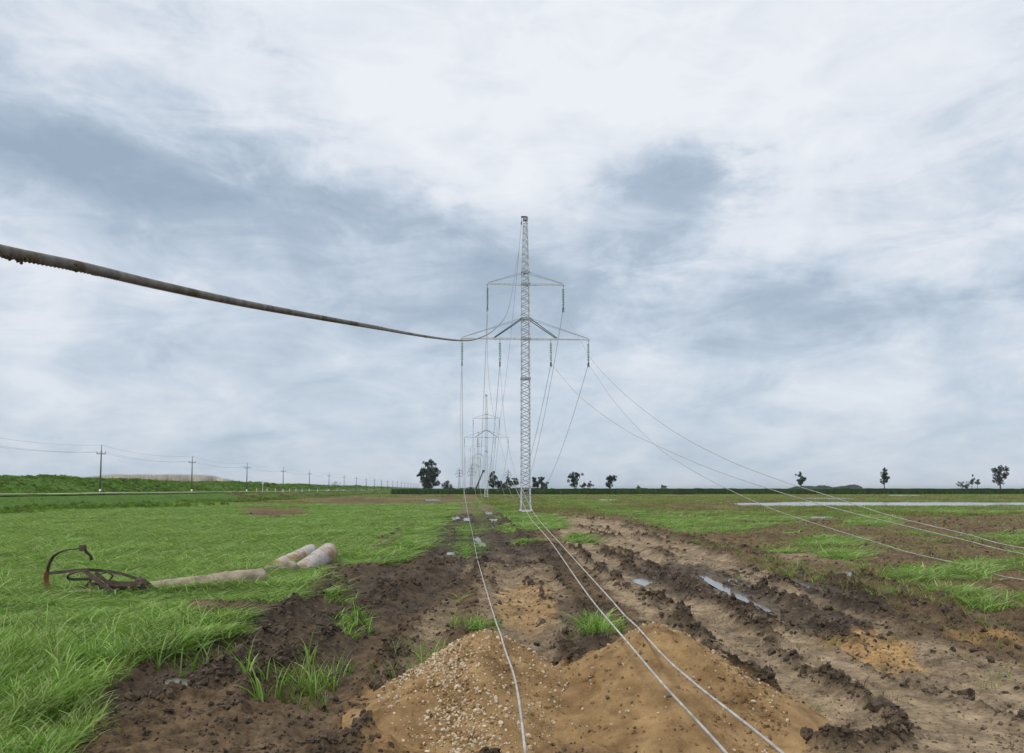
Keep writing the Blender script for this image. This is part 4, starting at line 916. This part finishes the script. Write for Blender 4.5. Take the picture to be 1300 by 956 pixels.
# ------------------------------------------------------------------ fallen poles and bent steel in the grass
def cyl(a, b, r0, r1, mat, name, parent=None, rings=26, n=28, jit=.012, dome=.35, sd=1):
    a, b = Vector(a), Vector(b); d = (b-a); Ld = d.length; d.normalize(); u = d.cross(Vector((0, 0, 1))).normalized(); v = u.cross(d); V = []; ts = [0]
    ts = [-1e-3]+[i/rings for i in range(rings+1)]+[1+1e-3]; rf = []
    for t in ts:
        tt = min(max(t, 0), 1); r = r0+(r1-r0)*tt; e_ = min(tt*Ld, (1-tt)*Ld)/(dome*max(r0, r1)*1.2)
        rf.append(r*(math.sqrt(max(0, 1-(1-min(e_, 1))**2))*.35+.65) if 0 <= t <= 1 else 0.01)
    arr = []
    for t, r in zip(ts, rf):
        for k in range(n):
            q = 2*pi*k/n; arr.append((t, q, r))
    A_ = np.array(arr); nz_ = fbm(A_[:, 0]*Ld*4+sd*9, A_[:, 1]*1.6, 3, sd)*jit; nz_ = np.where(A_[:, 2] > .02, nz_, 0)
    for (t, q, r), z_ in zip(arr, nz_): c = a+d*Ld*min(max(t, 0), 1); V.append(c+(u*cos(q)+v*sin(q))*(r+float(z_)))
    m_ = len(ts); F = [(i*n+k, i*n+(k+1) % n, (i+1)*n+(k+1) % n, (i+1)*n+k) for i in range(m_-1) for k in range(n)]
    o = mesh_np(name, [tuple(x) for x in V], F, mat, True, parent); return o
def onG(px, py, up): p = PZ(px, py); return Vector((p.x, p.y, up))
o = cyl(PY(383, 726, 18.6), PY(419, 699.5, 20.6), .235, .235, M_conc, 'concrete_post', sd=3); tag(o, 'thicker whitish stained round concrete post lying nearer the mud', 'concrete post', 'short concrete posts lying in the grass')
o = cyl(PY(348, 722, 19.6), PY(397, 699, 21.9), .19, .20, M_conc, 'concrete_post', sd=5); tag(o, 'thinner stained concrete post lying behind the thicker one', 'concrete post', 'short concrete posts lying in the grass')
o = cyl(PY(336, 729, 18.2), PY(378, 722, 18.5), .17, .20, M_tanconc, 'concrete_rubble', jit=.10, sd=7); tag(o, 'broken pale lump of rough concrete at the near end of the posts', 'rubble')
o = cyl(PY(-30, 776, 13.5), PY(338, 732.5, 15.9), .15, .19, M_tanconc, 'fallen_pole', rings=60, jit=.025, sd=9); tag(o, 'long tan tapered pole lying in the grass through the bent steel bracket', 'utility pole')
fr = empty('steel_bracket', onG(130, 768, 0)); tag(fr, 'twisted rusty flat-steel bracket with a big hooked arm clamped round the fallen pole', 'steel bracket')
inv = fr.location
def L3(lst, Y0, dY=0): return [PY(x, y, Y0+dY*i/(len(lst)-1))-inv for i, (x, y) in enumerate(lst)]
def sm(lst, n=5): return spline(lst, n)
YV = Vector((0, 1, 0)); ZV = Vector((0, .35, 1))
MB().ribbon(sm(L3([(109,695),(96,697),(82,699),(69,705.5),(62.5,716),(60,727)], 14.6)), .055, .02, (.5, 1, .1)).build('hook_arm', M_rust, fr)
MB().ribbon(sm(L3([(60,726),(58.5,733),(59.5,742),(66,752)], 14.6)), .09, .03, (.6, 1, .1)).build('hook_root', M_rusto, fr)
MB().ribbon(L3([(101,696),(108.5,695)], 14.6), .10, .045, (0, .3, 1)).build('hook_tip', M_rust, fr)
MB().ribbon(sm(L3([(107,694),(109,700),(115,706),(116,711)], 14.6, .1)), .05, .015, (.6, 1, 0)).build('hook_tongue', M_rust, fr)
MB().ribbon(sm(L3([(61,728),(80,726),(107,723.5),(125,724),(150,727.5),(172,734),(186,740)], 14.6, .3)), .05, .022, ZV).build('top_bar', M_rust, fr)
MB().ribbon(sm(L3([(108,724.5),(96,726),(86,731),(87,734.5),(101,735.5),(121,733.5),(128,730)], 14.5, .1)), .045, .02, (.2, .6, 1)).build('loop', M_rust, fr)
MB().ribbon(L3([(107,724),(134,745),(160,768)], 14.35, -.35), .075, .02, (.7, .1, 1)).build('diagonal_bar', M_rust, fr)
MB().ribbon(L3([(121,727),(146,747),(169,766)], 14.5, -.3), .06, .02, (.7, .1, 1)).build('diagonal_bar', M_rust, fr)
MB().ribbon(L3([(135,738),(160,740.5),(186,738.5)], 14.6, .1), .05, .025, ZV).build('cross_plate', M_rust, fr)
MB().ribbon(L3([(112,741),(150,743),(186,742)], 14.3, .1), .05, .02, ZV).build('cross_plate', M_rust, fr)
MB().ribbon(sm(L3([(127,729),(137,727),(143,731),(137,737),(128,735)], 14.5)), .04, .02, YV).build('clip', M_rust, fr)
MB().ribbon(L3([(116,736),(106,748),(104,758)], 14.4, .0), .06, .02, YV).build('side_bar', M_rust, fr)
mb = MB()
for i in range(60):
    base = lump(i+600, M_clod, .5).data; x = rs.uniform(104, 186); y = rs.uniform(745, 765)
    if i < 14: x = rs.uniform(177, 188); y = rs.uniform(739, 757)
    q = PY(x, y, 14.55+rs.uniform(-.12, .12))-inv; k_ = rs.uniform(.05, .10)
    mb.add([q+v.co*k_ for v in base.vertices], [tuple(f.vertices) for f in base.polygons])
mb.build('clinging_soil', M_clod, fr)
mb = MB(); mb.ribbon(L3([(-6,776),(2,768),(9,764)], 14.0), .13, .1, YV); o = mb.build('scrap_plate', M_dark); 
o.name = 'scrap_plate'; tag(o, 'bent dark scrap plate on the pole at the left edge of the picture', 'scrap metal')

# ------------------------------------------------------------------ old distribution line, guide posts, sign
S_P, D_P, SP = -.5195+KS, 134.0, 44.8; sP = S_P*D_P; tops = []
def dpole(i):
    Y_ = D_P+SP*(i-1)-(2.6 if False else 0); X_ = sP-KS*Y_; zb = H1(X_, Y_); e = empty('utility_pole', (X_, Y_, zb), ZZ+rs.uniform(-.05, .05)); e.rotation_euler.y = rs.uniform(-.012, .012)
    hgt = 9.32-zb
    r = 1.0 if i < 8 else 1.25
    MB().tube([(0, 0, -.3), (0, 0, hgt*.5), (0, 0, hgt-.9)], [.16*r, .13*r, .10*r], 8).build('shaft', M_pole, e, True)
    if i < 12:
        MB().tube([(0, 0, -.1), (0, 0, .75)], [.175, .17], 8).build('painted_foot', M_white, e, True)
        MB().tube([(.02, 0, hgt-1.0), (.02, 0, hgt-.2)], .055, 6).build('top_pin', M_dark, e)
        MB().beam((-.75, 0, hgt-1.45), (.75, 0, hgt-1.45), .12, .12).build('crossarm', M_dark, e)
    else: MB().beam((-.9, 0, hgt-1.45), (.9, 0, hgt-1.45), .16, .16).build('crossarm', M_dark, e); MB().tube([(0, 0, hgt-1), (0, 0, hgt-.1)], .09, 5).build('top_pin', M_dark, e)
    pts = [(-.68, 0, hgt-1.12), (.68, 0, hgt-1.12), (.02, 0, hgt+.02)]
    if i < 9:
        for p in pts: MB().lathe([(.03, -.3), (.03, -.12), (.10, -.10), (.05, -.02), (.08, 0), (.03, .06)], 8, p).build('insulator', M_porc, e)
    bpy.context.view_layer.update(); tops.append([e.matrix_world @ Vector(p) for p in pts])
    return e
lbl = ['second', 'third', 'fourth', 'fifth', 'sixth', 'seventh', 'eighth', 'ninth', 'tenth', 'eleventh', 'twelfth', 'thirteenth', 'fourteenth', 'fifteenth', 'sixteenth', 'seventeenth', 'eighteenth', 'nineteenth', 'twentieth', 'twenty-first', 'twenty-second']
for i in range(0, 22):
    e = dpole(i)
    lb = 'grey utility pole with crossarm just outside the left edge of the picture' if i == 0 else 'tallest grey utility pole with white foot in front of the dyke, at far left' if i == 1 else f'{lbl[i-2]} utility pole counted from the tallest one along the dyke'
    tag(e, lb, 'utility pole', 'utility poles along the road')
side = ['left crossarm', 'right crossarm', 'pole top']
for i in range(0, 9):
    for k in range(3):
        a, b = tops[i][k], tops[i+1][k]
        wire(hang(a, b, min(a.z, b.z)-.75, 14), .008, f'overhead wire at {side[k]}, right of the {["pole outside the left edge", "tallest pole", "second pole", "third pole", "fourth pole", "fifth pole", "sixth pole", "seventh pole", "eighth pole"][i]}', 'overhead wire', 1, 'overhead_wire', M_dark, 'overhead wires of the roadside line', 4, .011)
gp = [325.8, 339, 349.6, 359.5, 367.6, 375.7, 383.5, 392.3, 403, 415, 428]
for i, px in enumerate(gp):
    a = ray(px, 623)[0]; Y_ = -49.9/(a+KS); X_ = a*Y_; e = empty('guide_post', (X_, Y_, H1(X_, Y_)), ZZ)
    MB().box((0, 0, .42), (.22, .16, .85)).add([(-.11, -.08, .85), (.11, -.08, .85), (.11, .08, .93), (-.11, .08, .93)], [(0, 1, 2, 3)]).build('post_body', M_white, e)
    MB().box((0, -.083, .62), (.225, .01, .16)).build('black_band', M_rub, e)
    tag(e, 'white guide post nearest along the road, left of the sign' if i == 0 else f'small white roadside guide post, {lbl[i-1]} from the left', 'guide post', 'white guide posts along the road')
a = ray(333.5, 620)[0]; Y_ = -50.2/(a+KS); X_ = a*Y_; e = empty('road_sign', (X_, Y_, H1(X_, Y_)), ZZ)
MB().tube([(0, 0, 0), (0, 0, 2.6)], .06, 8).build('sign_post', M_white, e); MB().lathe([(.32, -.015), (.33, 0), (.32, .015)], 20).build('sign_plate', M_white, e).matrix_local = Matrix.Translation((0, .08, 2.3)) @ Matrix.Rotation(pi/2, 4, 'X') @ Matrix.Rotation(.9, 4, 'Y')
tag(e, 'white road sign on a slim post beside the row of guide posts', 'road sign')

# ------------------------------------------------------------------ old dark pylons far off
def oldpylon(px, Yd, hgt, label):
    a = ray(px, 620)[0]; e = empty('old_pylon', (a*Yd, Yd, 0), ZZ); mb = MB(); bw = 2.0
    for sx in (-1, 1):
        for sy in (-1, 1): mb.beam((sx*bw/2, sy*bw/2, 0), (sx*.35, sy*.35, hgt*.8), .22, .22); mb.beam((sx*.35, sy*.35, hgt*.8), (0, 0, hgt), .16, .16)
    mb.build('mast_legs', M_old, e); mb = MB()
    for f in range(4):
        for k in range(14):
            z0, z1 = hgt*.8*k/14, hgt*.8*(k+1)/14; w0 = bw/2+(.35-bw/2)*k/14; w1 = bw/2+(.35-bw/2)*(k+1)/14; R4 = Matrix.Rotation(f*pi/2, 3, 'Z'); s_g = 1 if k % 2 else -1
            mb.beam(R4 @ Vector((-s_g*w0, w0, z0)), R4 @ Vector((s_g*w1, w1, z1)), .1, .1)
    tag(mb.build('bracing', M_old, e), kind='stuff')
    for zf, ln in ((.62, 2.8), (.74, 3.6), (.86, 2.4)):
        mb = MB(); mb.beam((-ln, 0, hgt*zf), (ln, 0, hgt*zf), .3, .3); mb.beam((-ln, 0, hgt*zf), (0, 0, hgt*zf+.9), .14, .14); mb.beam((ln, 0, hgt*zf), (0, 0, hgt*zf+.9), .14, .14); mb.build('crossarm', M_old, e)
        for sg in (-1, 1): MB().tube([(sg*ln, 0, hgt*zf), (sg*ln, 0, hgt*zf-1.4)], .16, 5).build('insulator', M_old, e)
    tag(e, label, 'pylon', 'old dark pylons in the distance')
oldpylon(583.2, 780, 23.5, 'small dark old pylon at the foot of the left-hand hanging conductor')
oldpylon(598.4, 700, 23.0, 'small dark old pylon between the new pylons and the crane, left of its boom')
oldpylon(645, 760, 21, 'small dark old pylon behind the bush left of the nearest pylon')

# ------------------------------------------------------------------ crane truck
cY = 300; cxp = ray(602.5, 621)[0]*cY; e = empty('crane_truck', (cxp, cY, 0), radians(12)); tag(e, 'blue crane truck with a dark raised boom beside the third pylon', 'crane truck')
MB().box((0, 0, .85), (4.6, 1.9, .25)).build('chassis', M_dark, e)
cb = MB(); cb.add([(-2.3, -1, 1), (-1.0, -1, 1), (-1.0, 1, 1), (-2.3, 1, 1), (-2.15, -.95, 2.7), (-1.05, -.95, 2.75), (-1.05, .95, 2.75), (-2.15, .95, 2.7)], [(0,3,2,1),(4,5,6,7),(0,1,5,4),(2,3,7,6),(1,2,6,5),(3,0,4,7)])
cab = cb.build('cab', M_blue, e); MB().box((-1.6, -1.0, 2.15), (.8, .04, .6)).build('window', M_pane, cab)
MB().box((1.0, 0, 1.35), (2.0, 1.6, .8)).build('turntable_housing', M_blue, e)
wm = MB().lathe([(.25, -.16), (.5, -.15), (.52, 0), (.5, .15), (.25, .16)], 14).mesh('wheel', M_rub)
for x in (-1.6, .6, 1.7):
    for y in (-.9, .9): linked('wheel', wm, e, Matrix.Translation((x, y, .5)) @ Matrix.Rotation(pi/2, 4, 'X'))
bt = e.location*0; bp = Matrix.Rotation(-radians(12), 3, 'Z') @ (PY(613.5, 598, cY)-e.location)
b0 = Vector((.4, 0, 1.8)); MB().beam(b0, b0.lerp(bp, .6), .5, .55).build('boom', M_dark, e); MB().beam(b0.lerp(bp, .55), bp, .36, .4).build('boom_extension', M_dark, e)
MB().box(bp+Vector((.1, 0, -.1)), (1.0, .5, .9)).build('boom_head', M_dark, e); MB().beam(Vector((1.4, 0, 1.6)), b0.lerp(bp, .35), .2, .2).build('ram', M_galvd, e)

# ------------------------------------------------------------------ trees
def tree(px, Yd, ytop, ybase, blobs, label, trunk=(.0, .25), mat=None, leaf=.42, nl=1500, group='lone trees on the horizon', cat='tree', tname='tree', tw=.022):
    a, bb = ray(px, ytop); hgt = EYE+bb*Yd; a = ray(px, ybase)[0]; mat = mat or M_leaf
    e = empty(tname, (a*Yd, Yd, 0)); tag(e, label, cat, group); r = np.random.default_rng(int(px*7))
    pu = Yd/1009.0                                     # metres per picture unit at that distance
    V, F, T = [], [], []
    tot = sum(b[2]*b[3] for b in blobs)
    for (ox, oz, rx, rz) in blobs:
        c = np.array([ox*pu, r.normal(0, .2*rx*pu), hgt-(oz)*pu]); n_ = int(nl*rx*rz/tot); sub = [c+r.normal(size=3)*np.array([rx, rx, rz])*pu*.5 for _ in range(9)]
        for i in range(n_):
            cc = sub[r.integers(0, 9)] if r.uniform() < .8 else c
            d = r.normal(size=3); d /= np.linalg.norm(d); q = r.uniform(.2, 1)**.45; sz = .42 if cc is not c else .95
            p = cc+d*q*np.array([rx, rx, rz])*pu*sz; u = r.normal(size=3); u /= np.linalg.norm(u); w = np.cross(u, r.normal(size=3)); w /= np.linalg.norm(w)
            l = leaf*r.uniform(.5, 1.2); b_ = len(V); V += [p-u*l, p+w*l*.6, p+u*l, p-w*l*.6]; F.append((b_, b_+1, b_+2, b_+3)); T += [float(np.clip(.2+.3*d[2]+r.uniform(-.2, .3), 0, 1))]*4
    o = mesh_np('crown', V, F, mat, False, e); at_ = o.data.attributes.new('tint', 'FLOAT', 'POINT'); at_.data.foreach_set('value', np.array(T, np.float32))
    mb = MB(); tx = trunk[0]*pu; th_ = hgt*tw; tp = Vector((tx, 0, hgt*.55)); mb.tube([(0, 0, -.3), (tx*.4, 0, hgt*.25), tp, (tx, 0, hgt*.8)], [th_*1.3, th_, th_*.7, th_*.25], 8)
    for (ox, oz, rx, rz) in blobs: c = Vector((ox*pu, 0, hgt-oz*pu)); st = Vector((tx*.7, 0, min(hgt*.4, c.z*.6))); mb.tube([st, st.lerp(c, .5)+Vector((0, .2, -.2)), c], [th_*.5, th_*.35, th_*.15], 5)
    mb.build('trunk', M_bark, e, True)
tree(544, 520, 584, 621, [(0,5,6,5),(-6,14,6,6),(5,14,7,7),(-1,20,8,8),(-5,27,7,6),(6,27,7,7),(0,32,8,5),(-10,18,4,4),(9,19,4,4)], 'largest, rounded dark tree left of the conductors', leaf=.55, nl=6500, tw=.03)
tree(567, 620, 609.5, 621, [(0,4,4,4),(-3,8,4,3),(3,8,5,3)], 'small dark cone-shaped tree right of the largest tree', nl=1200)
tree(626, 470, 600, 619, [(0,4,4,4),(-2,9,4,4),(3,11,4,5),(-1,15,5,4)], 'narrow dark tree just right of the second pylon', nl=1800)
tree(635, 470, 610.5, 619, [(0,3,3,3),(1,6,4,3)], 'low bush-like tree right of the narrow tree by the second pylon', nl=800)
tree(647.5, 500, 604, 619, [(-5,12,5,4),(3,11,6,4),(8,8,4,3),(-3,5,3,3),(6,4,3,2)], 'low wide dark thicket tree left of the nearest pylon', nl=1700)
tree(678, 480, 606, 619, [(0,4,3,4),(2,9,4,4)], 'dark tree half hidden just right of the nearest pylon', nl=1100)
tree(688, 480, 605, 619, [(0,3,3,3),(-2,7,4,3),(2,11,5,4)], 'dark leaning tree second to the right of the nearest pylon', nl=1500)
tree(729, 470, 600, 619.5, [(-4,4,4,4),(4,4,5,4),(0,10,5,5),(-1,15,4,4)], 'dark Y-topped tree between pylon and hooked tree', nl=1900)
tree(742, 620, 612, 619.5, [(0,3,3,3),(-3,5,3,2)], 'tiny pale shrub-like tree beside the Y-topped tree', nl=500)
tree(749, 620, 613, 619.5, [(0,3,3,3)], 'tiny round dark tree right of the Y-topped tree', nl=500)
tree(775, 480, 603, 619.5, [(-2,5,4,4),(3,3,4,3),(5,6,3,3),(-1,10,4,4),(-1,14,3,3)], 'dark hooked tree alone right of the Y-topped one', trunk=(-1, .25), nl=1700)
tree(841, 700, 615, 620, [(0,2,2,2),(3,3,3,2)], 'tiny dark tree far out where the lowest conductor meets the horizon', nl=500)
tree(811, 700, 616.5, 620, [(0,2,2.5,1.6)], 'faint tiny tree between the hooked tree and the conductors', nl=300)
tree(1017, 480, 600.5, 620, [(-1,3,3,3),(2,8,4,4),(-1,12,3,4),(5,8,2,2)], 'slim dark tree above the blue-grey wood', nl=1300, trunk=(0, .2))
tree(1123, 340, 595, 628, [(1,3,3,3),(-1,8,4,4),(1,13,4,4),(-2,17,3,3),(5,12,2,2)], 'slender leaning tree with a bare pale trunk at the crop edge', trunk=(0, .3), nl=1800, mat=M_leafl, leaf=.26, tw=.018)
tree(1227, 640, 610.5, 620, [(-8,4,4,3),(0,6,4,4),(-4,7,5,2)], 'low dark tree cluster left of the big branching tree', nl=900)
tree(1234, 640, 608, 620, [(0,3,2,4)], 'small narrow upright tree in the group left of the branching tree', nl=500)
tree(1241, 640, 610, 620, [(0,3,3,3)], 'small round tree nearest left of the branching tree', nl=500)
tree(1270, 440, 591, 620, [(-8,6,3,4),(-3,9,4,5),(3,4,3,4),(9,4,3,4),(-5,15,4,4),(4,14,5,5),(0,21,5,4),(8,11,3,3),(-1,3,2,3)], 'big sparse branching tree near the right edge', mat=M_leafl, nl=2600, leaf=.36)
tree(425, 900, 611, 619, [(0,3,5,3),(-4,5,4,2),(4,5,4,2)], 'faint thin tree behind the dyke among the small utility poles', nl=260, mat=M_leafl)

# ------------------------------------------------------------------ air
mh = bpy.data.materials.new('haze_air'); mh.use_nodes = True; t = mh.node_tree; t.nodes.clear()
pv = nd(t, 'ShaderNodeVolumePrincipled'); pv.inputs['Color'].default_value = (.80, .86, .93, 1); pv.inputs['Density'].default_value = .00010; pv.inputs['Anisotropy'].default_value = .2
t.links.new(pv.outputs[0], nd(t, 'ShaderNodeOutputMaterial').inputs['Volume'])
hb = MB().box((0, 0, 13), (31000, 31000, 34)).build('haze', mh); tag(hb, kind='stuff')
